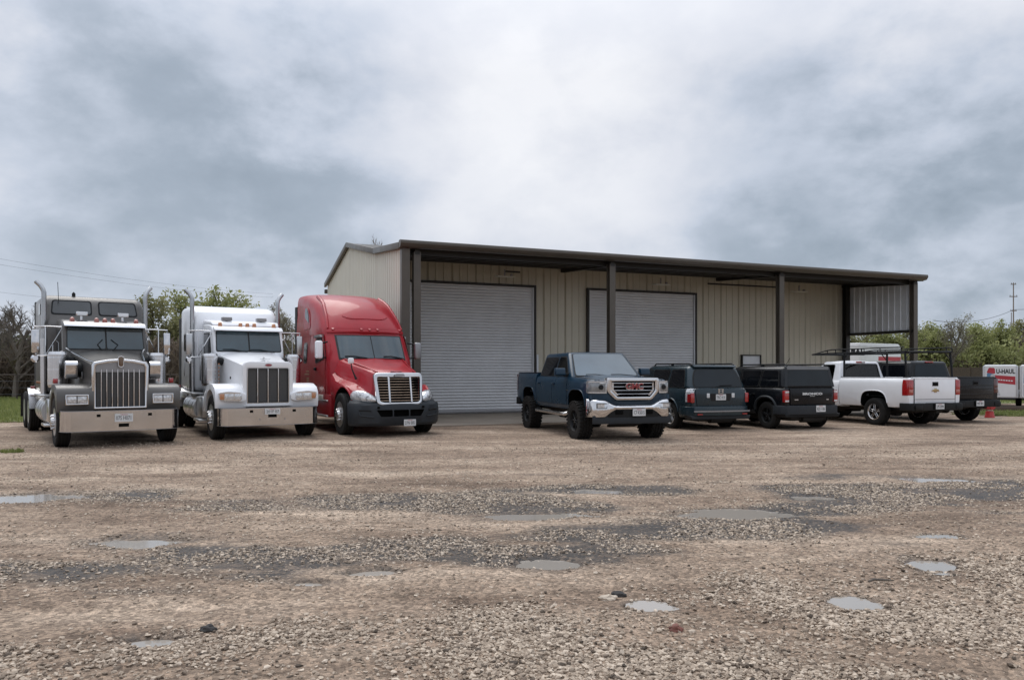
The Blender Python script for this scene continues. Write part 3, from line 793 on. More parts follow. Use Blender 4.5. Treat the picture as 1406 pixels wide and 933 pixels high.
# ------------------------------------------------------------------ wheels
WM = {}
def wheel(parent, x, y, r, w, rim, style, name='wheel'):
    """rim object with its tyre (and nuts) as children; outer face looks away from the centre line"""
    key = (r, w, rim, style)
    if key not in WM:
        h = w / 2
        prof = [(rim - .01, -h * .86), (rim + .012, -h * .93), ((r + rim) / 2, -h), (r - .035, -h * .96), (r - .008, -h * .82), (r, -h * .68)]
        for g_ in (-.42, 0, .42):
            prof += [(r, g_ * h - .022 * h / .13), (r - .012, g_ * h - .014), (r - .012, g_ * h + .014), (r, g_ * h + .022 * h / .13)]
        prof += [(r, h * .68), (r - .008, h * .82), (r - .035, h * .96), ((r + rim) / 2, h), (rim + .012, h * .93), (rim - .01, h * .86)]
        ty = lathe(prof, 48, closed=True)
        if style == 'mud':
            kn = []
            for k in range(30):
                for sgn in (-1, 1):
                    a = 2 * math.pi * (k + (.5 if sgn > 0 else 0)) / 30
                    b_ = box(-.028, .028, sgn * h * .55, sgn * h * 1.03, r - .03, r + .014, .006, 1) if sgn > 0 else box(-.028, .028, sgn * h * 1.03, sgn * h * .55, r - .03, r + .014, .006, 1)
                    kn.append(xf(b_, Matrix.Rotation(a, 4, 'Y')))
                    c_ = box(-.022, .022, -h * .4 if sgn < 0 else .01, -.01 if sgn < 0 else h * .4, r - .02, r + .013)
                    kn.append(xf(c_, Matrix.Rotation(a + .05, 4, 'Y')))
            ty = join(ty, *kn)
        nuts = None; rot = lambda s, a: xf(s, Matrix.Rotation(a, 4, 'Y'))
        if style == 'truck_front':
            R_ = lathe([(rim + .012, h * .93), (rim - .012, h * .93), (rim - .03, h * .55), (rim * .80, h * .45), (rim * .62, h * .95), (rim * .50, h * 1.02), (rim * .36, h * 1.0), (rim * .34, h * 1.25), (rim * .28, h * 1.45), (.001, h * 1.5)], 40)
            dk = join(*[rot(cyl((0, h * .50, rim * .72), (0, h * .78, rim * .72), .032, n=10), 2 * math.pi * k / 10) for k in range(10)])
            nuts = join(*[rot(cyl((0, h * .98, rim * .46), (0, h * 1.42, rim * .46), .021, .012, n=8), 2 * math.pi * k / 10) for k in range(10)])
            mr, mn, mdk = 'aluminium', 'chrome', 'void'
        elif style == 'truck_rear':
            R_ = lathe([(rim + .012, h * .93), (rim - .012, h * .93), (rim - .035, h * .3), (rim * .72, -h * .25), (rim * .5, -h * .3), (rim * .42, -h * .3), (rim * .38, h * .35), (rim * .30, h * .45), (.001, h * .45)], 40)
            dk = join(*[rot(cyl((0, -h * .3, rim * .62), (0, -h * .18, rim * .62), .034, n=10), 2 * math.pi * k / 10) for k in range(10)])
            nuts = join(*[rot(cyl((0, -h * .3, rim * .46), (0, h * .02, rim * .46), .02, .012, n=8), 2 * math.pi * k / 10) for k in range(10)])
            mr, mn, mdk = 'aluminium', 'chrome', 'void'
        else:
            nsp = {'alloy5': 5, 'mud': 8, 'black5': 5, 'steel5': 5, 'alloy7': 5}[style]
            mr = {'alloy5': 'aluminium', 'mud': 'plastic_black', 'black5': 'plastic_black', 'steel5': 'chrome_worn', 'alloy7': 'aluminium'}[style]
            R_ = lathe([(rim + .012, h * .93), (rim - .008, h * .95), (rim - .03, h * .70), (rim - .04, h * .1), (rim - .04, -h * .8), (rim, -h * .86)], 40, closed=True)
            sp = []
            for k in range(nsp):
                ws = rim * (.36 if nsp == 5 else .16)
                s_ = prism([(-ws * .42, rim * .12), (ws * .42, rim * .12), (ws * .5, rim * .93), (-ws * .5, rim * .93)], h * .42, h * .72, 'y', .008, 1)
                if style in ('alloy5', 'alloy7', 'steel5'):
                    s_ = join(prism([(-ws * .52, rim * .12), (-ws * .12, rim * .12), (-ws * .20, rim * .94), (-ws * .50, rim * .94)], h * .42, h * .74, 'y', .006, 1),
                              prism([(ws * .12, rim * .12), (ws * .52, rim * .12), (ws * .50, rim * .94), (ws * .20, rim * .94)], h * .42, h * .74, 'y', .006, 1))
                sp.append(rot(s_, 2 * math.pi * k / nsp))
            R_ = join(R_, *sp, cyl((0, h * .35, 0), (0, h * .78, 0), rim * .24, rim * .18, n=20))
            dk = join(cyl((0, -h * .2, 0), (0, h * .1, 0), rim - .045, n=28))
            nuts = join(*[rot(cyl((0, h * .7, rim * .17), (0, h * .82, rim * .17), .011, n=6), 2 * math.pi * k / 5) for k in range(5)])
            mn, mdk = ('chrome_worn' if style != 'mud' else 'steel_grey'), 'chassis'
        mt = mesh_of('tyre', ty, 30); mt.materials.append(M['rubber'])
        mrm = mesh_of('wheel', R_, 35); mrm.materials.append(M[mr])
        md = mesh_of('wheel_holes', dk, 35); md.materials.append(M[mdk])
        mnu = mesh_of('wheel_nuts', nuts, 35); mnu.materials.append(M[mn])
        WM[key] = (mrm, mt, md, mnu)
    mrm, mt, md, mnu = WM[key]
    o = P(name, mrm, None, parent); o.location = (x, y, r); o.rotation_euler = (0, 0, 0 if y > 0 else math.pi)
    P('tyre', mt, None, o); P('brake_drum' if 'truck' not in style else 'hand_hole', md, None, o); P('lug_nuts', mnu, None, o)
    return o
def number_plate(parent, fn_m, s, w=.32, h=.16):
    """plate lying in the local x-y plane of matrix fn_m"""
    p = P('number_plate', xf(box(-w / 2, w / 2, -h / 2, h / 2, -.004, .004), fn_m), 'plate_white', parent)
    P('plate_text', xf(tr(text(s, h * .72, .001, w * .82), 0, -h * .06, .0055), fn_m), 'ink', p, smooth=0)
    P('plate_text', xf(tr(text('TEXAS', h * .2, .001, w * .4), 0, h * .36, .0055), fn_m), 'red_ink', p, smooth=0)
    return p
FWD = lambda x, y, z: face_m((x, y, z), (0, 1, 0), (0, 0, 1))      # reads from the front: right = +y
AFT = lambda x, y, z: face_m((x, y, z), (0, -1, 0), (0, 0, 1))

def sup(hw, xf_, xb, D, z, n=3.0, k=14, db=.12):
    """plan outline at height z: rounded nose at xf_, nearly square tail at xb"""
    pts = []
    for i in range(-k, k + 1):
        a = i / k * math.pi / 2
        y = hw * math.copysign(abs(math.sin(a)) ** (2 / n), a); x = xf_ - D + D * abs(math.cos(a)) ** (2 / n)
        pts.append((x, y, z))
    for y, x in ((hw, xb + db), (hw - db * .3, xb + db * .3), (hw - db, xb), (-(hw - db), xb), (-(hw - db * .3), xb + db * .3), (-hw, xb + db)):
        pts.append((x, y, z))
    return pts

def tractor_chassis(t, back, ax1, ax2):
    P('frame_rail', join(box(back, .45, .38, .46, .68, .95), box(back, .45, -.46, -.38, .68, .95), *[box(x, x + .08, -.38, .38, .72, .92) for x in (back + .05, -4.6, -3.6, -2.2)]), 'chassis', t)
    P('front_axle', join(cyl((0, -.95, .50), (0, .95, .50), .06), box(-.6, .45, -.32, .32, .42, .95, .05), both(box(-.75, .7, .42, .52, .55, .64))), 'chassis', t)
    for ax in (ax1, ax2):
        P('drive_axle', join(cyl((ax, -1.0, .52), (ax, 1.0, .52), .09), cyl((ax - .2, 0, .52), (ax + .2, 0, .52), .2)), 'chassis', t)
    P('fifth_wheel', prism(rnd([(ax2 - .2, -.45), (ax1 - .1, -.45), (ax1 - .1, .45), (ax2 - .2, .45), (ax2 - .2, .12), (ax2 + .35, 0), (ax2 - .2, -.12)], .05), 1.08, 1.16, 'z'), 'chassis', t)
    for sx in (1, -1):
        wheel(t, 0, sx * 1.02, .52, .27, .30, 'truck_front')
        for ax in (ax1, ax2):
            wheel(t, ax, sx * 1.10, .51, .25, .30, 'truck_rear')
            wheel(t, ax, sx * .80, .51, .25, .30, 'truck_rear')
    for sx in (1, -1):
        P('mud_flap', box(back + .05, back + .07, sx * .95 - .3, sx * .95 + .3, .28, .95), 'rubber', t)

def stack(t, x, y, sgn, z0, z1, r, shield=True):
    pts = [(x, y, z0), (x, y, z1 - .36), (x, y, z1 - .24), (x - .02, y + sgn * .02, z1 - .16), (x - .05, y + sgn * .07, z1 - .07), (x - .10, y + sgn * .15, z1 + .02)]
    o = P('exhaust_stack', tube(pts, r, 16, cap=True), 'stack_steel', t)
    if shield: P('heat_shield', join(cyl((x, y, z0 + .05), (x, y, z0 + 1.35), r * 1.32, n=20), *[cyl((x, y, z), (x, y, z + .03), r * 1.38, n=20) for z in (z0 + .1, z0 + .7, z0 + 1.3)]), 'chrome_worn', o)
    P('clamp', join(cyl((x, y, 2.58), (x, y, 2.63), r * 1.12, n=16), box(x - .02, x + .02, min(y, y - sgn * .25), max(y, y - sgn * .25), 2.59, 2.62)), 'steel_grey', o)

def long_nose(style, label, loc, ang):
    """long conventional tractor with square hood, standing exhausts and sleeper"""
    grey = style == 'grey'
    paint = 'paint_grey' if grey else 'paint_white'
    t = thing('semi_truck', label, 'truck', loc, R(ang - 90), 'semi tractors parked in a row')
    ax1, ax2, back = (-5.55, -6.9, -7.8) if grey else (-5.0, -6.32, -7.2)
    tractor_chassis(t, back, ax1, ax2)
    # bumper: polished plate wrapped round at both ends
    yb = 1.12
    plan = [(.52, -yb), (.72, -yb + .01), (.82, -yb + .07), (.89, -.95), (.94, -.5), (.96, 0), (.94, .5), (.89, .95), (.82, yb - .07), (.72, yb - .01), (.52, yb)]
    inn = [(x - .03, y * .975) for x, y in plan]
    zb0, zb1 = (.36, .76) if grey else (.36, .74)
    bp = P('bumper', prism(plan + inn[::-1], zb0, zb1, 'z'), 'chrome', t, smooth=25)
    P('bumper_edge', join(prism(plan + inn[::-1], zb1, zb1 + .012, 'z'), prism(plan + inn[::-1], zb0 - .012, zb0, 'z')), 'steel_grey', bp)
    P('tow_opening', join(*[box(.93, .952, y - .035, y + .035, .645, .70) for y in (-.46, .50)]), 'void', bp)
    P('step_slot', box(.93, .963, -.095, .095, .43 if grey else .53, .50 if grey else .61), 'void', bp)
    number_plate(bp, FWD(.968, .0, .62 if grey else .665), '07S H071' if grey else '201F 07', .34, .165 if grey else .13)
    if not grey:
        P('bolt', join(*[cyl((.955, y, .49), (.965, y, .49), .014, n=8) for y in (-.28, .28)]), 'steel_grey', bp)
    # hood
    gx = .52
    st = [(gx, .50, 1.70), (.0, .56, 1.80), (-.7, .65, 1.92), (-1.22, .74, 2.02)] if grey else [(gx, .545, 1.74), (.0, .60, 1.82), (-.7, .68, 1.93), (-1.22, .76, 2.02)]
    ring = []
    cr_ = .10
    for x, w, z in st:
        half = [(.0, .82), (w, .82), (w, z - cr_ - .10), (w - .015, z - cr_ * .45), (w - .05, z - .03), (w - .12, z - .004), (w * .4, z + .03), (0, z + .035)]
        ring.append([(x, -y, zz_) for y, zz_ in half] + [(x, y, zz_) for y, zz_ in half[::-1][1:-1]])
    hd = P('hood', loft(ring), paint, t, smooth=40)
    for k, (x, sg) in enumerate(((-.35, 1), (-.35, -1))):
        P('hood_vent', box(x - .12, x + .12, sg * .61 - .012, sg * .61 + .012, 1.42, 1.56, .01) if grey else cyl((x, sg * .62, 1.42), (x, sg * .655, 1.42), .03, n=12), 'steel_grey' if grey else 'void', hd)
    P('cowl', box(-1.32, -1.15, -.80, .80, 1.15, 2.03, .04), paint, t)
    # radiator shell
    if grey:
        o_ = [(-.54, .76), (-.54, 1.70), (-.50, 1.765), (-.25, 1.815), (0, 1.835), (.25, 1.815), (.50, 1.765), (.54, 1.70), (.54, .76)]
        i_ = [(-.465, .83), (-.465, 1.66), (-.44, 1.705), (-.22, 1.745), (0, 1.765), (.22, 1.745), (.44, 1.705), (.465, 1.66), (.465, .83)]
        gs = P('grille_shell', bev(frame(o_, i_, gx - .06, gx + .09), .018, 3), 'chrome', t)
        P('upper_panel', prism([(-.464, 1.555), (.464, 1.555), (.464, 1.66), (.44, 1.704), (0, 1.764), (-.44, 1.704), (-.464, 1.66)], gx, gx + .05, 'x'), 'steel_grey', gs)
        P('grille_mesh', box(gx, gx + .02, -.464, .464, .832, 1.553), 'mesh_grille', gs)
        for k in range(9):
            y = -.464 + .928 * (k + .5) / 9
            P('louvre', join(box(gx + .02, gx + .035, y - .032, y + .032, .84, 1.55)), 'mesh_grille', gs)
        for k in range(8):
            y = -.464 + .928 * (k + 1) / 9
            if abs(y) > .42: continue
            P('grille_bar', box(gx + .022, gx + .075, y - .011, y + .011, .832, 1.62, .006, 1), 'chrome', gs)
        P('hood_crest', join(prism(rnd([(-.045, 1.68), (-.055, 1.86), (0, 1.89), (.055, 1.86), (.045, 1.68), (0, 1.66)], .015), gx + .08, gx + .11, 'x', .006), ), 'badge_bronze', gs, label='bronze shield crest on the radiator shell')
        P('crest_rim', frame(rnd([(-.05, 1.675), (-.062, 1.868), (0, 1.90), (.062, 1.868), (.05, 1.675), (0, 1.65)], .015), rnd([(-.042, 1.685), (-.052, 1.858), (0, 1.885), (.052, 1.858), (.042, 1.685), (0, 1.665)], .015), gx + .085, gx + .118), 'chrome', gs)
        # bright trim running from the shell to the windscreen corners
        for sg in (1, -1):
            P('hood_trim', tube([(gx + .02, sg * .50, 1.765), (.1, sg * .545, 1.80), (-.5, sg * .63, 1.90), (-.9, sg * .685, 1.965), (-1.15, sg * .75, 2.04), (-1.25, sg * .80, 2.09)], .019, 8), 'chrome', hd)
    else:
        o_ = rnd([(-.57, .76), (-.57, 1.80), (.57, 1.80), (.57, .76)], [.03, .16, .16, .03], 5)
        i_ = rnd([(-.475, .845), (-.475, 1.645), (.475, 1.645), (.475, .845)], [.03, .035, .035, .03], 5)
        gs = P('grille_shell', bev(frame(o_, i_, gx - .06, gx + .08), .02, 3), paint, t)
        P('inner_rim', frame(i_, [(y * .975, .845 + (z - .845) * .985 + .006) for y, z in i_], gx, gx + .085), 'chrome', gs)
        P('grille_mesh', box(gx - .01, gx + .02, -.465, .465, .855, 1.64), 'mesh_grille', gs)
        for y in (-.235, 0, .235):
            P('grille_bar', box(gx + .02, gx + .07, y - .011, y + .011, .856, 1.638, .005, 1), 'chrome', gs)
        for y in (-.352, -.117, .117, .352):
            P('grille_panel', box(gx + .02, gx + .034, y - .095, y + .095, .87, 1.625, .004, 1), 'mesh_grille', gs)
        ov = [(.085 * math.cos(a), 1.715 + .036 * math.sin(a)) for a in np.linspace(0, 2 * math.pi, 20, endpoint=False)]
        em = P('oval_badge', prism(ov, gx + .08, gx + .092, 'x'), 'chrome', gs)
        P('badge_face', prism([(y * .88, 1.715 + (z - 1.715) * .8) for y, z in ov], gx + .092, gx + .096, 'x'), 'badge_red', em)
        P('hood_ornament', join(prism([(.42, 1.80), (.18, 1.90), (.10, 1.90), (.18, 1.80)], -.012, .012, 'y'), prism([(.3, -.12), (.14, -.02), (.14, .02), (.3, .12), (.22, 0)], 1.855, 1.865, 'z')), 'chrome', hd)
    # fenders
    for sg in (1, -1):
        arc = [(.60 * math.cos(a), .53 + .62 * math.sin(a)) for a in np.linspace(R(20), R(172), 14)]
        if grey:
            outer = [(.60, .74), (.645, .90), (.63, 1.14), (.55, 1.24), (.35, 1.295), (.0, 1.31), (-.35, 1.27), (-.68, 1.06), (-.84, .80), (-.86, .62)]
        else:
            outer = [(.58, .74), (.62, .90), (.60, 1.08), (.50, 1.20), (.25, 1.28), (-.05, 1.29), (-.4, 1.24), (-.70, 1.03), (-.86, .78), (-.88, .62)]
        poly = outer + [(-.62, .62)] + arc[::-1] + [(.57, .74)]
        y0, y1 = sorted((sg * .50, sg * 1.17))
        fd = P('fender', prism(poly, y0, y1, 'y', .05, 3, 40), paint, t, smooth=45)
        if grey:
            # twin lamps in a bright bezel
            a0, a1 = sorted((sg * .60, sg * 1.02))
            b_ = P('headlight', bev(frame([(a0, .885), (a1, .885), (a1, 1.10), (a0, 1.10)], [(a0 + .03, .915), (a1 - .03, .915), (a1 - .03, 1.07), (a0 + .03, 1.07)], .60, .685), .01), 'chrome', t)
            mid = (a0 + a1) / 2
            for p, q in ((a0 + .032, mid - .008), (mid + .008, a1 - .032)):
                P('lens', box(.63, .665, p, q, .918, 1.068, .008), 'lens_clear', b_)
            P('bezel_back', box(.58, .63, a0, a1, .885, 1.10), 'plastic_black', b_)
        else:
            pl = [(sg * .50, .92), (sg * .62, .88), (sg * 1.0, .90), (sg * 1.10, .95), (sg * 1.12, 1.10), (sg * .9, 1.13), (sg * .62, 1.10), (sg * .50, 1.04)]
            hl = P('headlight', prism(rnd(pl, .04), .40, .67, 'x', .03, 3), paint, t)
            P('headlight_rim', prism(rnd([(y * .985 + sg * .01, 1.0 + (z - 1.0) * .82) for y, z in pl[1:-1]], .04), .66, .684, 'x'), 'chrome', hl)
            for p, q, mm in ((.61, .77, 'lens_clear'), (.785, .98, 'lens_clear'), (.99, 1.085, 'lens_amber')):
                P('lens', box(.67, .694, *sorted((sg * p, sg * q)), .935, 1.065, .01), mm, hl)
        # lamp on a stalk
        if grey:
            P('marker_lamp', join(box(-.12, .0, *sorted((sg * 1.08, sg * 1.17)), 1.32, 1.42, .012)), 'lens_red', t)
        # round air cleaner beside the cowl
        yy, xx = sg * 1.0, -.92
        ac = P('air_cleaner', join(cyl((xx, yy, 1.28), (xx, yy, 1.94), .19, n=24), cyl((xx, yy, 1.94), (xx, yy, 2.0), .19, .165, n=24), cyl((xx, yy, 1.22), (xx, yy, 1.28), .165, .19, n=24)), 'chrome_worn', t)
        P('band', join(*[cyl((xx, yy, z), (xx, yy, z + .025), .194, n=24) for z in (1.36, 1.60, 1.86)]), 'chrome', ac)
        P('intake_duct', tube([(xx, yy, 1.85), (xx, yy - sg * .15, 1.85), (xx, yy - sg * .30, 1.80)], .09, 12), 'plastic_black', ac)
        if grey:
            sc_ = P('intake_scoop', prism(rnd([(-.46, 1.45), (-.50, 1.78), (-.18, 1.80), (-.10, 1.74), (-.14, 1.46), (-.22, 1.40)], .05), *sorted((sg * .70, sg * .93)), 'y', .035, 3), 'chrome', t)
            P('scoop_body', cyl((-.42, sg * .80, 1.60), (-.42, sg * .60, 1.60), .16, n=18), 'plastic_black', sc_)
        else:
            P('marker_strip', join(*[cyl((-.74, sg * .83 , 1.30 + .09 * k), (-.72, sg * .83, 1.30 + .09 * k), .016, n=10) for k in range(6)]), 'lens_amber', ac)
    # cab
    prof = [(-1.22, 1.0), (-1.22, 2.03), (-1.40, 2.60), (-1.52, 2.70), (-1.8, 2.76), (-2.62, 2.80), (-2.62, 1.0)]
    cw = .86
    cb = P('cab', prism(prof, -cw, cw, 'y', .05, 3), paint, t, smooth=40)
    P('cab_underside', box(-2.6, -1.1, -.84, .84, .75, 1.02), 'chassis', t)
    wx = lambda z: -1.22 - (z - 2.03) / .57 * .18
    wsn = lambda a, b_, o: (wx(b_) + o, a, b_ + o * .3)
    P('windscreen_seal', plate(rnd([(-.80, 2.055), (.80, 2.055), (.78, 2.585), (-.78, 2.585)], .05), wsn, .010), 'seal', cb)
    for a, b_ in ((-.775, -.018), (.018, .775)):
        P('windscreen', plate(rnd([(a, 2.08), (b_, 2.08), (b_ * .985, 2.565), (a * .985, 2.565)], .04), wsn, .016, .01), 'windscreen', cb)
    for y in (-.15, .20) if grey else (-.42, .25):
        if grey: wp = tube([(wx(2.05) + .05, y * .6, 2.04), (wx(2.2) + .035, y * 1.2, 2.18), (wx(2.3) + .03, y * .5, 2.30)], .011, 6)
        else: wp = tube([(wx(2.05) + .05, y + .36, 2.05), (wx(2.1) + .035, y, 2.12), (wx(2.12) + .03, y - .22, 2.115)], .011, 6)
        P('wiper', wp, 'plastic_black', cb)
    # visor
    P('sun_visor', prism([(-1.34, 2.575), (-1.20, 2.585), (-1.34, 2.69), (-1.44, 2.68)], -.84, .84, 'y', .02, 2), 'chrome' if grey else paint, cb)
    for y in (-.66, -.17, 0, .17, .66):
        P('marker_light', join(cyl((-1.46, y, 2.68), (-1.46, y, 2.78), .055, .045, n=14), cyl((-1.46, y, 2.78), (-1.46, y, 2.80), .045, .02, n=14)), 'lens_pink' if grey else 'lens_amber', cb)
    for y in (-.43, .43):
        P('roof_horn', join(box(-1.92, -1.72, y - .12, y + .12, 2.86, 2.95, .015), cyl((-1.82, y, 2.74), (-1.82, y, 2.87), .025, n=8), box(-1.735, -1.71, y - .10, y + .10, 2.87, 2.94)), 'chrome' if grey else 'steel_grey', cb)
    for sg in (1, -1):
        sd = lambda a, b_, o, sg=sg: (a, sg * (cw + o), b_)
        P('door', plate(rnd([(-1.36, 1.05), (-2.50, 1.05), (-2.50, 2.62), (-1.62, 2.60), (-1.36, 1.98)], .06), sd, .008, .02), paint, cb)
        P('side_window_seal', plate(rnd([(-1.44, 2.0), (-2.42, 2.0), (-2.42, 2.56), (-1.66, 2.54)], .05), sd, .013, .01), 'seal', cb)
        P('side_window', plate(rnd([(-1.49, 2.03), (-2.39, 2.03), (-2.39, 2.53), (-1.68, 2.51)], .04), sd, .018, .01), 'glass', cb)
        P('door_handle', box(-2.44, -2.30, *sorted((sg * (cw + .005), sg * (cw + .05))), 1.78, 1.82, .01), 'chrome', cb)
        P('grab_rail', tube([(-2.56, sg * (cw + .02), 1.3), (-2.56, sg * (cw + .07), 1.35), (-2.56, sg * (cw + .07), 2.25), (-2.56, sg * (cw + .02), 2.3)], .014, 8), 'chrome', cb)
        # mirror on its bracket
        my = sg * 1.36
        mr_ = P('mirror', box(-1.62, -1.54, *sorted((my - .075, my + .075)), 1.98, 2.50, .02), 'chrome' if grey else 'aluminium', t)
        P('mirror_glass', box(-1.634, -1.622, *sorted((my - .062, my + .062)), 2.0, 2.48), 'mirror_glass', mr_)
        P('bracket', join(tube([(-1.50, sg * .84, 2.57), (-1.56, sg * 1.1, 2.58), (-1.58, my + sg * .02, 2.57), (-1.58, my, 2.49)], .014, 8), tube([(-1.30, sg * .82, 2.04), (-1.50, sg * 1.1, 1.93), (-1.58, my - sg * .02, 1.92), (-1.58, my, 2.0)], .014, 8),
                          tube([(-1.45, sg * .85, 2.55), (-1.55, sg * 1.16, 1.94)], .011, 6), tube([(-1.56, sg * 1.17, 2.58), (-1.56, sg * 1.17, 1.94)], .014, 8)), 'chrome', mr_)
        P('spot_mirror', join(cyl((-1.58, my, 1.86), (-1.54, my, 1.86), .09, .05, n=16)), 'chrome', mr_)
        # stack
        stack(t, -2.74, sg * 1.10, sg, 1.0, 3.68, .054)
        # tank, steps
        tk = P('fuel_tank', join(cyl((-1.75, sg * .90, .66), (-3.35, sg * .90, .66), .33, n=28)), 'aluminium', t)
        P('tank_strap', join(*[cyl((x, sg * .90, .66), (x + .06, sg * .90, .66), .337, n=28) for x in (-2.05, -2.6, -3.15)]), 'chrome', tk)
        P('step_box', join(box(-1.72, -1.0, *sorted((sg * .62, sg * 1.16)), .44, .96, .03), box(-1.7, -1.05, *sorted((sg * .75, sg * 1.24)), .36, .42, .01)), 'aluminium' if not grey else 'chrome_worn', t)
        P('step', box(-3.2, -1.8, *sorted((sg * .95, sg * 1.26)), 1.0, 1.04, .01), 'aluminium', tk)
        # quarter fender ahead of the drive tyres
        arc2 = [(ax1 + .60 * math.cos(a), .52 + .62 * math.sin(a)) for a in np.linspace(R(8), R(95), 10)]
        arc3 = [(ax1 + .57 * math.cos(a), .52 + .585 * math.sin(a)) for a in np.linspace(R(95), R(8), 10)]
        P('quarter_fender', prism(arc2 + arc3, *sorted((sg * .64, sg * 1.24)), 'y'), 'chrome_worn' if grey else 'aluminium', t)
        P('tail_lamp', box(ax1 + .42, ax1 + .50, *sorted((sg * .8, sg * 1.2)), 1.12, 1.19, .01), 'lens_red', t)
    # sleeper
    if grey:
        sp = [(-2.68, 1.02), (-2.68, 2.62), (-2.86, 2.92), (-3.02, 3.30), (-3.25, 3.42), (-4.75, 3.44), (-4.80, 1.02)]
        sl = P('sleeper', prism(sp, -1.12, 1.12, 'y', .17, 5), paint, t, smooth=45)
        sx_ = lambda z: -2.86 - (z - 2.92) / .38 * .16
        swn = lambda a, b_, o: (sx_(b_) + o, a, b_ + o * .4)
        for a, b_ in ((-.92, -.10), (.10, .92)):
            P('roof_window', plate(rnd([(a, 2.965), (b_, 2.965), (b_ * (.96 if b_ > .5 else 1), 3.27), (a * (.96 if a < -.5 else 1), 3.27)], .06), swn, .012, .02), 'glass_grey', sl)
            P('window_frame', plate(rnd([(a - .03, 2.935), (b_ + .03, 2.935), (b_ * (.96 if b_ > .5 else 1) + .03, 3.30), (a * (.96 if a < -.5 else 1) - .03, 3.30)], .07), swn, .006, .02), 'plastic_black', sl)
        for sg in (1, -1):
            s2 = lambda a, b_, o, sg=sg: (a, sg * (1.12 + o), b_)
            P('sleeper_window', plate(rnd([(-3.25, 2.95), (-3.7, 2.95), (-3.7, 3.22), (-3.3, 3.22)], .05), s2, .012, .02), 'glass', sl)
            P('side_lights', join(*[cyl((-3.0 - .3 * k, sg * 1.11, 1.30), (-3.0 - .3 * k, sg * 1.14, 1.30), .03, n=10) for k in range(5)]), 'lens_amber', sl)
            P('side_extender', box(-5.1, -4.78, *sorted((sg * 1.06, sg * 1.11)), 1.1, 3.36), 'plastic_black', t)
        P('beacon', join(cyl((-3.3, -.42, 3.42), (-3.3, -.42, 3.50), .04, n=12), cyl((-3.3, -.42, 3.50), (-3.3, -.42, 3.535), .035, .01, n=12)), 'plastic_black', sl)
        P('antenna', tube([(-2.9, -.78, 3.2), (-2.92, -.80, 3.72)], .007, 5), 'plastic_black', sl)
    else:
        sp = [(-2.68, 1.02), (-2.68, 2.74), (-2.78, 3.05), (-3.05, 3.28), (-3.4, 3.33), (-4.45, 3.34), (-4.50, 1.02)]
        sl = P('sleeper', prism(sp, -1.12, 1.12, 'y', .20, 5), paint, t, smooth=50)
        for sg in (1, -1):
            s2 = lambda a, b_, o, sg=sg: (a, sg * (1.12 + o), b_)
            P('window_seal', plate(rnd([(-3.52, 2.12), (-3.86, 2.12), (-3.86, 2.58), (-3.52, 2.58)], .06), s2, .008, .02), 'seal', sl)
            P('sleeper_window', plate(rnd([(-3.55, 2.15), (-3.83, 2.15), (-3.83, 2.55), (-3.55, 2.55)], .05), s2, .014, .02), 'glass', sl)
            P('panel_handle', join(box(-3.80, -3.74, *sorted((sg * 1.12, sg * 1.14)), 1.45, 1.85, .008)), 'aluminium', sl)
            P('rivet', join(*[cyl((-2.95 - .35 * k, sg * 1.11, 1.12), (-2.95 - .35 * k, sg * 1.13, 1.12), .02, n=8) for k in range(5)]), 'chrome', sl)
            P('side_extender', box(-4.8, -4.48, *sorted((sg * 1.06, sg * 1.11)), 1.1, 3.05), 'plastic_black', t)
            P('side_skirt', box(-4.4, -3.4, *sorted((sg * 1.08, sg * 1.16)), .86, 1.03, .02), 'aluminium', t)
        P('cab_fairing', prism([(-1.55, 2.72), (-2.7, 2.78), (-2.7, 2.92), (-1.7, 2.84)], -.84, .84, 'y', .05, 3), paint, cb)
    P('rear_panel', box(-4.95, -4.82 if grey else -4.52, -.6, .6, 1.0, 2.4, .02), 'chassis', t)
    return t
long_nose('grey', 'charcoal grey long-nosed semi tractor with tall chrome grille, leftmost of the three', (-8.57, 16.55, -.012), 36.3)
long_nose('white', 'white long-nosed semi tractor with square framed grille, between grey and red trucks', (-5.95, 18.2, -.012), 32)

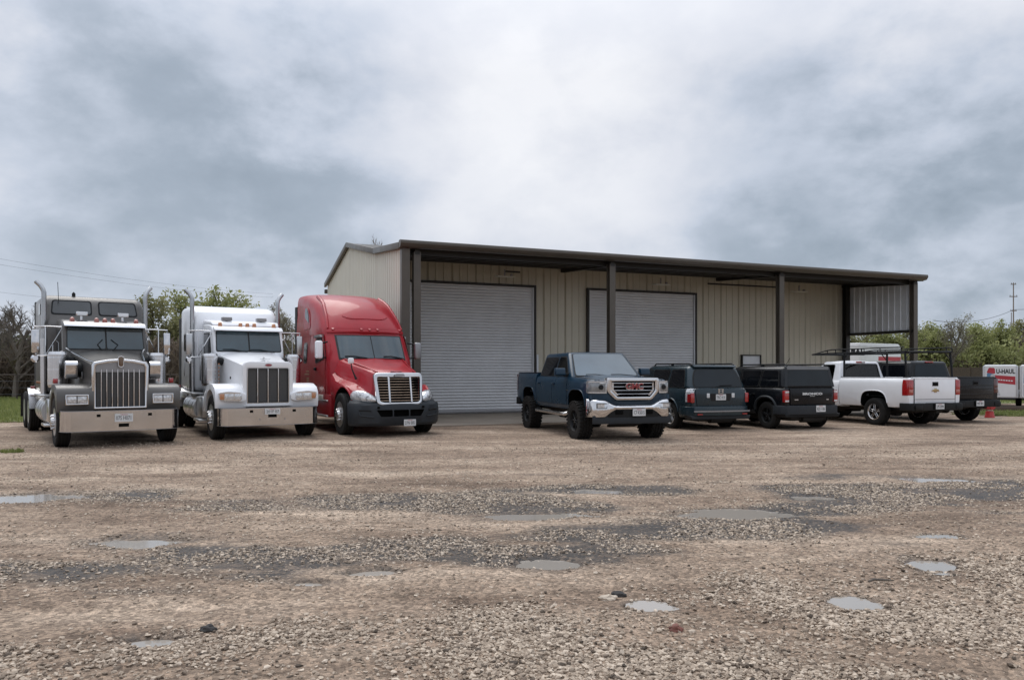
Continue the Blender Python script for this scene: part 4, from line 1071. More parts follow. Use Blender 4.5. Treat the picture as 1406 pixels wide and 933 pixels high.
# ------------------------------------------------------------------ red aero tractor
def red_tractor(loc, ang):
    t = thing('semi_truck', 'red aerodynamic semi tractor with tall curved roof fairing beside the workshop', 'truck', loc, R(ang - 90), 'semi tractors parked in a row')
    ax1, ax2, back = -5.1, -6.42, -7.3
    tractor_chassis(t, back, ax1, ax2)
    # cab and sleeper as one shell lofted upwards
    lev = [(.62, -.72, 1.17, .25), (1.2, -.72, 1.19, .30), (1.80, -.74, 1.19, .42), (1.90, -.78, 1.185, .45), (2.50, -1.16, 1.16, .50), (2.56, -1.20, 1.16, .52),
           (2.62, -1.18, 1.165, .55), (2.75, -1.26, 1.16, .62), (3.0, -1.46, 1.15, .8), (3.25, -1.74, 1.13, 1.0), (3.45, -2.05, 1.135, 1.1), (3.62, -2.50, 1.125, 1.2), (3.73, -3.0, 1.10, 1.1), (3.78, -3.4, 1.06, .9), (3.80, -3.6, 1.0, .8)]
    def L(z):
        zs_ = [l[0] for l in lev]
        return [float(np.interp(z, zs_, [l[i] for l in lev])) for i in (1, 2, 3)]
    rings = [sup(hw - .03, xf_, -4.75, D + .16, z, 2.6 if z < 2.6 else 2.5) for z, xf_, hw, D in lev]
    cb = P('cab', loft(rings), 'paint_red', t, smooth=50)
    def skin(y, z, o, n=None):
        """point on the front of the shell at lateral y, pushed out by o"""
        xf_, hw, D = L(z); hw -= .03; D += .16; n = n or (2.6 if z < 2.6 else 2.5)
        u = min(abs(y) / hw, 1)
        x = xf_ - D + D * (1 - u ** n) ** (1 / n)
        nv = Vector((1, .0 + math.copysign(.9 * u ** 2, y), .35)).normalized()
        return tuple(Vector((x, y, z)) + nv * o)
    def skin_patch(y0, y1, z0, z1, o, th=.02, ny=18, nz=6, corner=.0):
        V, F = [], []
        for s_ in (o, o - th):
            for j in range(nz + 1):
                z = z0 + (z1 - z0) * j / nz
                for i in range(ny + 1):
                    V.append(skin(y0 + (y1 - y0) * i / ny, z, s_))
        m_ = (ny + 1) * (nz + 1)
        for j in range(nz):
            for i in range(ny):
                a = j * (ny + 1) + i
                F.append((a, a + 1, a + ny + 2, a + ny + 1)); F.append((m_ + a, m_ + a + ny + 1, m_ + a + ny + 2, m_ + a + 1))
        edge = [i for i in range(ny + 1)] + [j * (ny + 1) + ny for j in range(1, nz + 1)] + [nz * (ny + 1) + i for i in range(ny - 1, -1, -1)] + [j * (ny + 1) for j in range(nz - 1, 0, -1)]
        for a, b_ in zip(edge, edge[1:] + edge[:1]): F.append((a, m_ + a, m_ + b_, b_))
        return V, F
    P('windscreen_seal', skin_patch(-.90, .90, 1.875, 2.525, .012), 'seal', cb, smooth=40)
    P('windscreen', skin_patch(-.855, -.012, 1.91, 2.495, .022, .01), 'windscreen', cb, smooth=40)
    P('windscreen', skin_patch(.012, .855, 1.91, 2.495, .022, .01), 'windscreen', cb, smooth=40)
    for y in (-.55, .45):
        P('wiper', tube([skin(y + .35, 1.90, .05), skin(y, 1.955, .05), skin(y - .2, 1.95, .045)], .012, 6), 'plastic_black', cb)
    P('fairing_brow', skin_patch(-1.05, 1.05, 2.58, 2.66, .02, .05), 'paint_red', cb, smooth=60)
    # raised ridge ringing the roof fairing
    for sg in (1, -1):
        pts = [skin(sg * (1.02 - .14 * k / 8), 2.70 + .96 * k / 8, .01) for k in range(9)]
        P('fairing_ridge', tube(pts, [.03 + .004 * k for k in range(9)], 8), 'paint_red', cb, smooth=60)
    P('fairing_crease', tube([skin(y, 2.98 - .07 * (y / .6) ** 2 + .12 * (abs(y) / .6) ** 4, .0) for y in np.linspace(-.62, .62, 13)], .016, 6), 'paint_red', cb, smooth=60)
    for y in (-.92, -.22, 0, .22, .92):
        p = skin(y, 2.66 if abs(y) < .5 else 2.67, .03)
        P('marker_light', prism([(p[0] - .04, p[2] - .04), (p[0] + .03, p[2]), (p[0] - .05, p[2] + .05)], y - .035, y + .035, 'y', .008, 1), 'paint_red', cb)
    for sg in (1, -1):
        hw = 1.16
        sd = lambda a, b_, o, sg=sg: (a, sg * (float(np.interp(b_, [1.8, 2.5, 3.0, 3.45], [1.16, 1.13, 1.12, 1.105])) + o), b_)
        P('door_gap', plate(rnd([(-1.30, .80), (-2.42, .80), (-2.42, 2.56), (-1.60, 2.56), (-1.24, 1.92)], .08), sd, .003, .01), 'seal', cb)
        P('door', plate(rnd([(-1.315, .815), (-2.405, .815), (-2.405, 2.545), (-1.61, 2.545), (-1.255, 1.92)], .08), sd, .010, .02), 'paint_red', cb)
        P('side_window_seal', plate(rnd([(-1.36, 1.90), (-2.28, 1.78), (-2.28, 2.46), (-1.68, 2.46)], .08), sd, .014, .01), 'seal', cb)
        P('side_window', plate(rnd([(-1.41, 1.93), (-2.25, 1.82), (-2.25, 2.43), (-1.70, 2.43)], .07), sd, .019, .01), 'glass', cb)
        P('rain_visor', prism([(-1.62, 2.47), (-2.30, 2.47), (-2.30, 2.54), (-1.68, 2.54)], *sorted((sg * 1.13, sg * 1.20)), 'y', .01, 1), 'plastic_mid', cb)
        P('door_handle', box(-2.36, -2.18, *sorted((sg * 1.16, sg * 1.205)), 1.60, 1.68, .015), 'plastic_black', cb)
        P('sleeper_window', plate(rnd([(-3.30, 1.85), (-3.62, 1.85), (-3.62, 2.34), (-3.30, 2.34)], .10), sd, .014, .02), 'glass', cb)
        P('sleeper_window_frame', plate(rnd([(-3.25, 1.80), (-3.67, 1.80), (-3.67, 2.39), (-3.25, 2.39)], .12), sd, .007, .02), 'paint_black', cb)
        P('upper_window_frame', plate(rnd([(-2.95, 2.76), (-3.75, 2.76), (-3.75, 3.42), (-3.35, 3.42), (-3.05, 3.10)], .14), sd, .012, .03), 'paint_red', cb, smooth=60)
        P('upper_window', plate(rnd([(-3.12, 2.92), (-3.58, 3.10), (-3.58, 3.38), (-3.38, 3.36), (-3.2, 3.15)], .08), sd, .022, .02), 'windscreen', cb)
        P('vertical_seam', join(*[plate([(x, .8), (x - .012, .8), (x - .012, 2.6), (x, 2.6)], sd, .004, .01) for x in (-2.62, -2.95, -3.9)]), 'seal', cb)
        for k, (zt, wd_) in enumerate(((1.56, .34), (1.48, .5), (1.36, .28), (1.30, .28), (1.24, .28))):
            P('door_lettering', plate([(-3.0, zt), (-3.0 - wd_, zt), (-3.0 - wd_, zt + .028), (-3.0, zt + .028)], sd, .004, .008), 'gold_ink', cb, smooth=0)
        # mirrors
        mr_ = P('mirror', box(-1.25, -1.10, *sorted((sg * 1.26, sg * 1.45)), 1.90, 2.36, .05, 3), 'paint_white' if sg < 0 else 'steel_grey', t)
        P('mirror_glass', box(-1.264, -1.25, *sorted((sg * 1.285, sg * 1.43)), 1.94, 2.32), 'mirror_glass', mr_)
        P('bracket', join(tube([(-1.22, sg * 1.30, 2.30), (-1.30, sg * 1.1, 2.34)], .02, 8), tube([(-1.20, sg * 1.30, 1.95), (-1.28, sg * 1.1, 1.92)], .02, 8)), 'plastic_black', mr_)
        # chassis skirts, steps
        P('side_fairing', prism(rnd([(-.82, .98), (-.82, .40), (-2.55, .36), (-4.4, .36), (-4.4, .98)], .05), *sorted((sg * 1.0, sg * 1.16)), 'y', .02, 2), 'paint_red', t)
        P('fuel_tank', cyl((-2.65, sg * .88, .66), (-4.5, sg * .88, .66), .31, n=24), 'aluminium', t)
        P('step', join(box(-2.3, -1.0, *sorted((sg * 1.08, sg * 1.21)), .40, .45, .01), box(-2.3, -1.0, *sorted((sg * 1.08, sg * 1.205)), .80, .84, .01)), 'aluminium', t)
        P('battery_panel', box(-2.1, -1.45, *sorted((sg * 1.1, sg * 1.203)), .84, .96, .01), 'pale_metal', t)
        P('side_extender', box(-5.0, -4.73, *sorted((sg * 1.05, sg * 1.10)), 1.0, 3.5), 'plastic_black', t)
    # hood with flared fenders
    hs = [(.93, .50, 1.50, .66), (.86, .60, 1.545, .84), (.60, .68, 1.62, .98), (.2, .75, 1.69, 1.06), (-.2, .82, 1.76, 1.10), (-.55, .90, 1.83, 1.13), (-.86, .98, 1.90, 1.13)]
    ring = []
    for x, w, z, fw_ in hs:
        fz = float(np.interp(x, [-.86, -.6, -.2, .2, .6, .86, .93], [1.52, 1.36, 1.28, 1.22, 1.09, .97, .92]))
        half = [(0, .80), (fw_ * .96, .80), (fw_, .90), (fw_, fz - .10), (fw_ - .04, fz - .02), (fw_ - .12, fz + .02), (w + .06, fz + .06), (w + .01, fz + .16), (w - .02, z - .16), (w - .08, z - .05), (w - .18, z - .01), (w * .45, z + .01), (0, z + .03)]
        ring.append([(x, -y, zz_) for y, zz_ in half] + [(x, y, zz_) for y, zz_ in half[::-1][1:-1]])
    arch = prism([(.63 * math.cos(a), .52 + .66 * math.sin(a)) for a in np.linspace(0, 2 * math.pi, 28, endpoint=False)], .55, 1.5, 'y')
    hm = cut(loft(ring), [arch, mir(arch)], 'paint_red', 'chassis')
    hd = P('hood', hm, None, t)
    for sg in (1, -1):
        pts = [(.66 * math.cos(a), sg * 1.15, .52 + .69 * math.sin(a)) for a in np.linspace(R(8), R(172), 16)]
        pts = [(x, sg * (float(np.interp(x, [-.86, .2, .6, .9], [1.12, 1.06, .99, .85])) - .005), z) for x, y, z in pts]
        P('wheel_arch_lip', tube(pts, .028, 8), 'paint_red', hd, smooth=60)
        P('hood_crease', tube([(.84, sg * .46, 1.555), (.3, sg * .57, 1.672), (-.3, sg * .68, 1.783), (-.8, sg * .78, 1.893)], .016, 6), 'paint_red', hd, smooth=60)
    P('nose_badge', box(.84, .88, -.14, .14, 1.562, 1.576), 'steel_grey', hd)
    # bumper
    plan = lambda hw, xo, D: [(p[0], p[1]) for p in sup(hw, xo, .30, D, 0, 2.7, 12, .02)]
    def bump(z0, z1, o=0.):
        lv = [(z0, -.05 + o), (z0 + .06, o), ((z0 + z1) / 2, .03 + o), (z1 - .05, .015 + o), (z1, -.02 + o)]
        return loft([sup(1.13 + d * .5, 1.22 + d, .42, .62, z, 2.7, 12, .02) for z, d in lv])
    arch2 = prism([(.66 * math.cos(a), .52 + .70 * math.sin(a)) for a in np.linspace(0, 2 * math.pi, 28, endpoint=False)], .62, 1.6, 'y')
    slot = [prism(rnd([(y0, .50), (y1, .50), (y1 + e1, .66), (y0 + e0, .66)], .03), 1.12, 1.6, 'x') for y0, y1, e0, e1 in ((-.50, -.22, -.10, 0), (-.19, .19, 0, 0), (.22, .50, 0, .10))]
    bm_ = P('bumper', cut(bump(.28, .82), [arch2, mir(arch2)] + slot, 'plastic_grey', 'void'), None, t)
    P('bumper_upper', cut(loft([sup(1.10, 1.16, .42, .62, .82, 2.7, 12, .02), sup(1.06, 1.08, .42, .62, .88, 2.7, 12, .02)]), [arch2, mir(arch2)], 'plastic_grey', 'void'), None, bm_)
    for sg in (1, -1):
        def bs(y, z, o):
            u = abs(y) / 1.15; x = 1.24 - .62 + .62 * (1 - u ** 2.7) ** (1 / 2.7)
            return (x + o, y + sg * o * u, z)
        P('fog_recess', tube([bs(sg * .98, .66, .0), bs(sg * .80, .66, .005), bs(sg * .72, .645, .005)], .02, 6), 'plastic_black', bm_)
        P('fog_lip', tube([bs(sg * .98, .60, .0), bs(sg * .95, .53, .005), bs(sg * .80, .51, .01), bs(sg * .66, .50, .01)], .018, 6), 'plastic_grey', bm_)
        P('tow_eye', cyl((1.18, sg * .56, .72), (1.245, sg * .56, .72), .028, n=10), 'void', bm_)
        # headlamps
        hp = [(sg * .60, .90), (sg * 1.03, .84 + .08), (sg * 1.05, 1.05), (sg * .98, 1.18), (sg * .86, 1.20), (sg * .70, 1.08)]
        def hl_fn(a, b_, o):
            u = abs(a)
            x = float(np.interp(u, [.5, .60, .82, .97, 1.02], [1.07, 1.05, .90, .64, .52]))
            return (x + o - (b_ - .9) * .25, a + sg * o * .7, b_)
        V, F = [], []
        # bulged lens built as a grid between inner and outer edge
        rows = [(.56, .855, .93), (.64, .845, 1.00), (.73, .84, 1.06), (.82, .845, 1.105), (.90, .86, 1.12), (.97, .88, 1.10), (1.01, .90, 1.03)]
        for y, zl, zh in rows:
            for q in range(6):
                z = zl + (zh - zl) * q / 5
                V.append(hl_fn(sg * y, z, .035 + .03 * math.sin(math.pi * q / 5)))
        for y, zl, zh in rows:
            for q in range(6):
                V.append(hl_fn(sg * y, zl + (zh - zl) * q / 5, -.08))
        n_ = len(rows) * 6
        for i in range(len(rows) - 1):
            for q in range(5):
                a = i * 6 + q
                F.append((a, a + 1, a + 7, a + 6)); F.append((n_ + a, n_ + a + 6, n_ + a + 7, n_ + a + 1))
            for a in (i * 6, i * 6 + 5): F.append((a, a + 6, n_ + a + 6, n_ + a))
        for i0 in (0, (len(rows) - 1) * 6):
            for q in range(5): F.append((i0 + q, i0 + q + 1, n_ + i0 + q + 1, n_ + i0 + q))
        hl = P('headlight', (V, F), 'lens_clear', t, smooth=60)
        for yy, zc_, rr in ((.72, .935, .05), (.85, .965, .055)):
            c_ = hl_fn(sg * yy, zc_, .055)
            P('reflector', tube([(c_[0] + .012, c_[1] + rr * math.cos(a), c_[2] + rr * math.sin(a)) for a in np.linspace(0, 2 * math.pi, 17)], .007, 5), 'plastic_mid', hl)
        # hood mirror on a stalk
        if sg < 0:
            hmr = P('hood_mirror', join(box(.10, .16, sg * .90 - .075, sg * .90 + .075, 1.76, 1.90, .03, 2)), 'paint_white', t)
            P('stalk', tube([(.13, sg * .90, 1.78), (.16, sg * .88, 1.62), (.22, sg * .83, 1.46), (.24, sg * .80, 1.38)], [.014, .016, .022, .034], 8), 'plastic_black', hmr)
    # grille
    go = rnd([(-.62, 1.54), (.62, 1.54), (.575, .82), (.49, .775), (-.49, .775), (-.575, .82)], [.12, .12, .05, .05, .05, .05], 4)
    gi = rnd([(-.545, 1.435), (.545, 1.435), (.50, .865), (.425, .835), (-.425, .835), (-.50, .865)], [.05, .05, .03, .03, .03, .03], 4)
    gxf = lambda s_: ([(x - .10 * (abs(y) / .6) ** 2 - (z - .8) * .20, y, z) for x, y, z in s_[0]], s_[1])
    gs = P('grille_shell', gxf(bev(frame(go, gi, 1.14, 1.26), .02, 3)), 'chrome', t)
    P('grille_back', gxf(prism(gi, 1.12, 1.14, 'x')), 'void', gs)
    for k in range(9):
        z = .885 + .064 * k
        hw = float(np.interp(z, [.83, .88, 1.43], [.43, .495, .54]))
        ys_ = np.linspace(-hw, hw, 13)
        top = [(1.215, y, z + .012) for y in ys_]; 
        s_ = loft([[(1.15, y, z - .011), (1.235, y, z - .011), (1.24, y, z + .003), (1.20, y, z + .013), (1.15, y, z + .011)] for y in ys_])
        P('grille_bar', gxf(s_), 'chrome', gs, smooth=50)
    for y in (-.26, .26):
        P('grille_post', gxf(box(1.20, 1.252, y * 1.05 - .02, y * 1.05 + .02, .838, 1.433, .006, 1)), 'chrome', gs)
    P('grille_badge', gxf(prism(rnd([(-.13, 1.455), (.13, 1.455), (.10, 1.515), (-.10, 1.515)], .02), 1.25, 1.275, 'x')), 'steel_grey', gs)
    number_plate(bm_, FWD(1.27, .20, .35), '27N 005', .30, .155)
    return t
red_tractor((-3.22, 19.3, -.012), 28.5)
# ------------------------------------------------------------------ light vehicles
def sec(w, zb, zs, crown=.0, tum=1.0):
    h = zs - zb
    return [(0, zb), (.82 * w, zb), (.94 * w, zb + .025), (.98 * w, zb + .16 * h), (1.0 * w, zb + .48 * h), (.998 * w, zb + .70 * h), (.985 * w, zb + .84 * h), (.962 * w * tum, zb + .94 * h), (.915 * w * tum, zs - .004), (.55 * w, zs + crown * .7), (0, zs + crown)]
class Body:
    def __init__(s, st): s.st = sorted(st)
    def half(s, x):
        xs_ = [q[0] for q in s.st]
        g = [float(np.interp(x, xs_, [q[i] for q in s.st])) for i in (1, 2, 3, 4)]
        return sec(*g)
    def solid(s, n=1):
        rg = []
        for a, b in zip(s.st, s.st[1:]):
            for k in range(n):
                rg.append(a[0] + (b[0] - a[0]) * k / n)
        rg.append(s.st[-1][0])
        out = []
        for x in rg:
            h = s.half(x)
            out.append([(x, -y, z) for y, z in h] + [(x, y, z) for y, z in h[::-1][1:-1]])
        return loft(out)
    def y_at(s, x, z):
        h = s.half(x)[1:9]
        return float(np.interp(z, [q[1] for q in h], [q[0] for q in h]))
    def side(s, sg):
        """plate function over the flank: (x, z, offset)"""
        return lambda a, b, o: (a, sg * (s.y_at(a, b) + o), b)
    def patch(s, sg, x0, x1, z0, z1, o, th=.03, nx=10, nz=8, cutc=None):
        V, F = [], []
        for q in (o, o - th):
            for j in range(nz + 1):
                for i in range(nx + 1):
                    x = x0 + (x1 - x0) * i / nx; z = z0 + (z1 - z0) * j / nz
                    if cutc: x = cutc(x, z, i / nx)
                    V.append((x, sg * (s.y_at(x, z) + q), z))
        m_ = (nx + 1) * (nz + 1)
        for j in range(nz):
            for i in range(nx):
                a = j * (nx + 1) + i
                F += [(a, a + 1, a + nx + 2, a + nx + 1), (m_ + a, m_ + a + nx + 1, m_ + a + nx + 2, m_ + a + 1)]
        ed = list(range(nx + 1)) + [j * (nx + 1) + nx for j in range(1, nz + 1)] + [nz * (nx + 1) + i for i in range(nx - 1, -1, -1)] + [j * (nx + 1) for j in range(nz - 1, 0, -1)]
        for a, b in zip(ed, ed[1:] + ed[:1]): F.append((a, m_ + a, m_ + b, b))
        return V, F
def arch_poly(cx, cz, r, n=3.0, k=32):
    out = []
    for i in range(k):
        a = 2 * math.pi * i / k
        c, s_ = math.cos(a), math.sin(a)
        out.append((cx + r * math.copysign(abs(c) ** (2 / n), c), cz + r * math.copysign(abs(s_) ** (2 / n), s_)))
    return out
def arch_lip(B, sg, cx, cz, r, n, zmin, rad, parent, m, o=.004):
    pts = []
    for a in np.linspace(math.pi, 0, 22):
        c, s_ = math.cos(a), math.sin(a)
        x = cx + r * math.copysign(abs(c) ** (2 / n), c); z = cz + r * abs(s_) ** (2 / n)
        if z >= zmin: pts.append((x, sg * (B.y_at(x, z) + o), z))
    P('wheel_arch_lip', tube(pts, rad, 8), m, parent, smooth=60)

class Cab:
    """glasshouse: a tapered block whose faces carry the panes"""
    def __init__(s, t, paint, xf0, xf1, xr0, xr1, w0, w1, z0, z1, bw=.07, roof=None):
        s.holes = []; s.paint = paint
        s.__dict__.update(xf0=xf0, xf1=xf1, xr0=xr0, xr1=xr1, w0=w0, w1=w1, z0=z0, z1=z1)
        V = [(xf0, -w0, z0), (xf0, w0, z0), (xr0, w0, z0), (xr0, -w0, z0), (xf1, -w1, z1), (xf1, w1, z1), (xr1, w1, z1), (xr1, -w1, z1)]
        F = [(0, 1, 2, 3), (7, 6, 5, 4), (0, 4, 5, 1), (1, 5, 6, 2), (2, 6, 7, 3), (3, 7, 4, 0)]
        s.o = P('cabin', bev((V, F), bw, 4, 20), paint, t, smooth=50)
        xm = (xf1 + xr1) / 2; L = (xf1 - xr1) / 2
        rg = []
        for k in range(9):
            u = -1 + k / 4
            x = xm + u * L * .97
            rg.append([(x, y * w1 * .93, z1 - .03 + .062 * (1 - abs(u) ** 3) * (1 - abs(y) ** 3) ** .7) for y in np.linspace(-1, 1, 9)] + [(x, w1 * .93, z1 - .06), (x, -w1 * .93, z1 - .06)])
        P('roof', loft(rg), roof or paint, s.o, smooth=50)
    def side(s, sg):
        k = (s.w1 - s.w0) / (s.z1 - s.z0)
        return lambda a, b, o: (a, sg * (s.w0 + k * (b - s.z0) + o), b + o * .25)
    def front(s):
        k = (s.xf1 - s.xf0) / (s.z1 - s.z0)
        return lambda a, b, o: (s.xf0 + k * (b - s.z0) + o, a, b + o * .8)
    def rear(s):
        k = (s.xr1 - s.xr0) / (s.z1 - s.z0)
        return lambda a, b, o: (s.xr0 + k * (b - s.z0) - o, a, b + o * .2)
    def hollow(s):
        """cut the cavity and the openings behind the clear panes, and seat the cabin"""
        g = .055; z0, z1 = s.z0 + .02, s.z1 - .05
        V = [(s.xf0 - .10, -s.w0 + g, z0), (s.xf0 - .10, s.w0 - g, z0), (s.xr0 + g, s.w0 - g, z0), (s.xr0 + g, -s.w0 + g, z0), (s.xf1 - .03, -s.w1 + g, z1), (s.xf1 - .03, s.w1 - g, z1), (s.xr1 + g, s.w1 - g, z1), (s.xr1 + g, -s.w1 + g, z1)]
        F = [(0, 1, 2, 3), (7, 6, 5, 4), (0, 4, 5, 1), (1, 5, 6, 2), (2, 6, 7, 3), (3, 7, 4, 0)]
        base = (([tuple(v.co) for v in s.o.data.vertices]), [tuple(q.vertices) for q in s.o.data.polygons])
        s.o.data = cut(base, [(V, F)] + s.holes, s.paint, 'void')
        for y in (-.42, .42):
            st_ = P('seat', join(box(s.xr0 + .22, s.xr0 + .36, y - .26, y + .26, z0 - .02, z0 + .24, .05, 3), box(s.xr0 + .24, s.xr0 + .34, y - .13, y + .13, z0 + .26, z0 + .44, .04, 3)), 'seat_grey', s.o)
        P('steering_wheel', tube([(s.xf0 - .55 + .10 * math.sin(a), .42 + .19 * math.cos(a), z0 + .03 + .17 * math.sin(a)) for a in np.linspace(0, 6.283, 20)], .015, 6), 'plastic_black', s.o)
        P('rear_view_mirror', box(s.xf1 - .02, s.xf1 + .02, -.12, .12, s.z1 - .20, s.z1 - .13, .015), 'plastic_black', s.o)
    def pane(s, fn, poly, glass, r=.04, seal=.025, name='window'):
        if glass == 'clear_glass':
            s.holes.append(plate(rnd(poly, r), fn, .08, .26))
            big = [tuple(q) for q in rnd(poly, r)]
            w = P(name, plate(big, fn, .004, .008), glass, s.o)
            c = Vector((sum(q[0] for q in poly) / len(poly), sum(q[1] for q in poly) / len(poly)))
            V, F = [], []; n = len(big)
            for k_, o_ in ((1 + seal * 1.2, .006), (.995, .006)):
                V += [fn(c.x + (q[0] - c.x) * k_, c.y + (q[1] - c.y) * (k_ + (.05 if k_ > 1 else 0)), o_) for q in big]
            F = [(i, (i + 1) % n, n + (i + 1) % n, n + i) for i in range(n)]
            P('seal', (V, F), 'seal', w)
            return w
        c = Vector((sum(p[0] for p in poly) / len(poly), sum(p[1] for p in poly) / len(poly)))
        big = [tuple(Vector(p) + (Vector(p) - c).normalized() * seal * 1.4) for p in poly]
        w = P(name, plate(rnd(poly, r), fn, .012, .012), glass, s.o)
        P('seal', plate(rnd(big, r * 1.2), fn, .006, .012), 'seal', w)
        return w

def wing_mirror(t, x, y, z, sg, m, sz=(.16, .24, .20)):
    o = P('mirror', prism(rnd([(x - sz[0] * .5, z), (x + sz[0] * .6, z + sz[2] * .15), (x + sz[0] * .4, z + sz[2]), (x - sz[0] * .5, z + sz[2])], .04), *sorted((sg * (y + .06), sg * (y + .06 + sz[1]))), 'y', .035, 3), m, t)
    P('mirror_stem', box(x - .05, x + .06, *sorted((sg * (y - .06), sg * (y + .10))), z + .01, z + .08, .015), 'plastic_black', o)
    P('mirror_glass', box(x - sz[0] * .5 - .006, x - sz[0] * .5, *sorted((sg * (y + .085), sg * (y + .04 + sz[1]))), z + .03, z + sz[2] - .03), 'mirror_glass', o)

def pickup(cfg, label, loc, rz):
    paint, L, WB, crew = cfg['paint'], cfg['lift'], cfg['wb'], cfg['crew']
    t = thing('pickup_truck', label, 'pickup', loc, rz)
    r = cfg['r']; tail = -WB - cfg.get('oh', 1.22); cab_r = cfg['cab_r']
    front = cfg.get('front')
    z = lambda v: v + L
    st = [(.92, .70, z(.50), z(1.10), .01), (.88, .84, z(.48), z(1.155), .015), (.80, .93, z(.47), z(1.19), .02), (.60, .985, z(.46), z(1.205), .03), (.2, 1.0, z(.46), z(1.225), .035),
          (-.40, 1.0, z(.46), z(1.25), .02), (-.55, 1.0, z(.46), z(1.25), .0), (cab_r, 1.0, z(.46), z(1.26), .0)]
    B = Body(st)
    ar = cfg['arch']
    def cutters(cx):
        c = prism(arch_poly(cx, cfg['arch_z'], ar, 3.2), .62, 1.3, 'y')
        return [c, mir(c)]
    bo = P('body', cut(B.solid(2), cutters(0), paint, 'void'), None, t)
    sb = [(cab_r - .035, 1.0, z(.50), z(1.335), 0), (tail + .5, 1.0, z(.50), z(1.345), 0), (tail + .12, .985, z(.52), z(1.35), 0), (tail + .03, .975, z(.54), z(1.35), 0), (tail, .955, z(.55), z(1.345), 0)]
    B2 = Body(sb)
    cav = box(tail + .07, cab_r - .10, -.80, .80, z(.80), z(1.6))
    bed = P('bed', cut(B2.solid(2), cutters(-WB) + [cav], paint, 'void'), None, t)
    P('bed_liner', join(box(tail + .08, cab_r - .11, -.79, .79, z(.80), z(.815)), *[box(tail + .08, cab_r - .11, y, y + .05, z(.815), z(.835)) for y in np.arange(-.7, .7, .14)]), 'plastic_black', bed)
    P('rail_cap', join(both(box(tail + .06, cab_r - .06, .795, .93, z(1.336), z(1.356), .008))), 'plastic_black' if not cfg.get('plain') else paint, bed)
    for sg in (1, -1):
        arch_lip(B, sg, 0, cfg['arch_z'], ar, 3.2, z(.52), .013, bo, paint)
        arch_lip(B2, sg, -WB, cfg['arch_z'], ar, 3.2, z(.56), .013, bed, paint)
    # underneath
    P('underbody', join(box(tail + .15, .6, -.55, .55, z(.38), z(.56), .03), cyl((0, -.8, r), (0, .8, r), .06), cyl((-WB, -.8, r), (-WB, .8, r), .07), cyl((-WB, 0, r), (-WB + .25, 0, r), .15), box(-1.6, -.9, -.35, .35, z(.26), z(.40), .04),
                        tube([(tail + .1, -.6, z(.42)), (-WB + .5, -.6, z(.40)), (-1.6, -.3, z(.36))], .04, 8)), 'chassis', t)
    P('frame_rail', both(box(tail + .2, .55, .42, .50, z(.36), z(.50))), 'chassis', t)
    for sg in (1, -1):
        P('inner_fender', join(box(-.5, .5, *sorted((sg * .50, sg * .66)), z(.5), z(1.1)), box(-WB - .5, -WB + .5, *sorted((sg * .50, sg * .66)), z(.5), z(1.1))), 'void', t)
        for x in (0, -WB):
            wheel(t, x, sg * (1.0 - cfg['tw'] / 2 + cfg.get('poke', -.02)), r, cfg['tw'], cfg['rim'], cfg['style'])
    # glasshouse
    xr0 = cab_r + .02
    C = Cab(t, paint, -.42, -1.16, xr0, xr0 + .10, .935, .735, z(1.20), z(1.845), .075)
    ws = C.front()
    C.pane(ws, [(-.80, z(1.275)), (.80, z(1.275)), (.655, z(1.80)), (-.655, z(1.80))], 'clear_glass' if cfg.get('see') else cfg.get('ws', 'windscreen'), .06, .02, 'windscreen')
    P('wiper', join(*[tube([ws(y + .35, z(1.255), .03), ws(y, z(1.285), .03), ws(y - .25, z(1.282), .03)], .010, 6) for y in (-.30, .35)]), 'plastic_black', C.o)
    C.pane(C.rear(), [(-.70, z(1.31)), (.70, z(1.31)), (.615, z(1.75)), (-.615, z(1.75))], 'clear_glass' if cfg.get('see') else 'glass', .06, .03 if crew else .045, 'rear_window')
    P('brake_light', box(xr0 + .075, xr0 + .12, -.17, .17, z(1.80), z(1.845), .01), 'lens_red' if not crew else 'lens_red', C.o)
    if not crew:
        P('cargo_lamp', box(xr0 + .07, xr0 + .118, -.15, -.02, z(1.803), z(1.842), .008), 'lens_clear', C.o)
    for sg in (1, -1):
        f = C.side(sg)
        if crew:
            C.pane(f, [(-.72, z(1.275)), (-1.62, z(1.275)), (-1.62, z(1.73)), (-1.20, z(1.73))], 'glass_tint', .05)
            C.pane(f, [(-1.74, z(1.275)), (xr0 + .16, z(1.275)), (xr0 + .24, z(1.73)), (-1.74, z(1.73))], 'glass_tint', .06)
            doors = [(-.62, -1.68), (-1.70, cab_r + .10)]
        else:
            C.pane(f, [(-.72, z(1.275)), (cab_r + .32, z(1.275)), (cab_r + .36, z(1.73)), (-1.20, z(1.73))], 'clear_glass' if cfg.get('see') else 'glass', .05)
            doors = [(-.62, cab_r + .26)]
        for x0, x1 in doors:
            P('door_gap', B.patch(sg, x0 + .006, x1 - .006, z(.58), z(1.235), .002, .02), 'seal', bo)
            d = P('door', B.patch(sg, x0 - .004, x1 + .004, z(.59), z(1.235), .007, .03), paint, bo)
            hx = x1 + .13
            P('door_handle', box(hx - .10, hx + .10, *sorted((sg * (B.y_at(hx, z(1.08)) + .005), sg * (B.y_at(hx, z(1.08)) + .04))), z(1.06), z(1.105), .014), paint if cfg.get('body_handle', crew) else 'plastic_black', d)
        wing_mirror(t, -.78, .93, z(1.26), sg, paint)
    if cfg.get('see'): C.hollow()
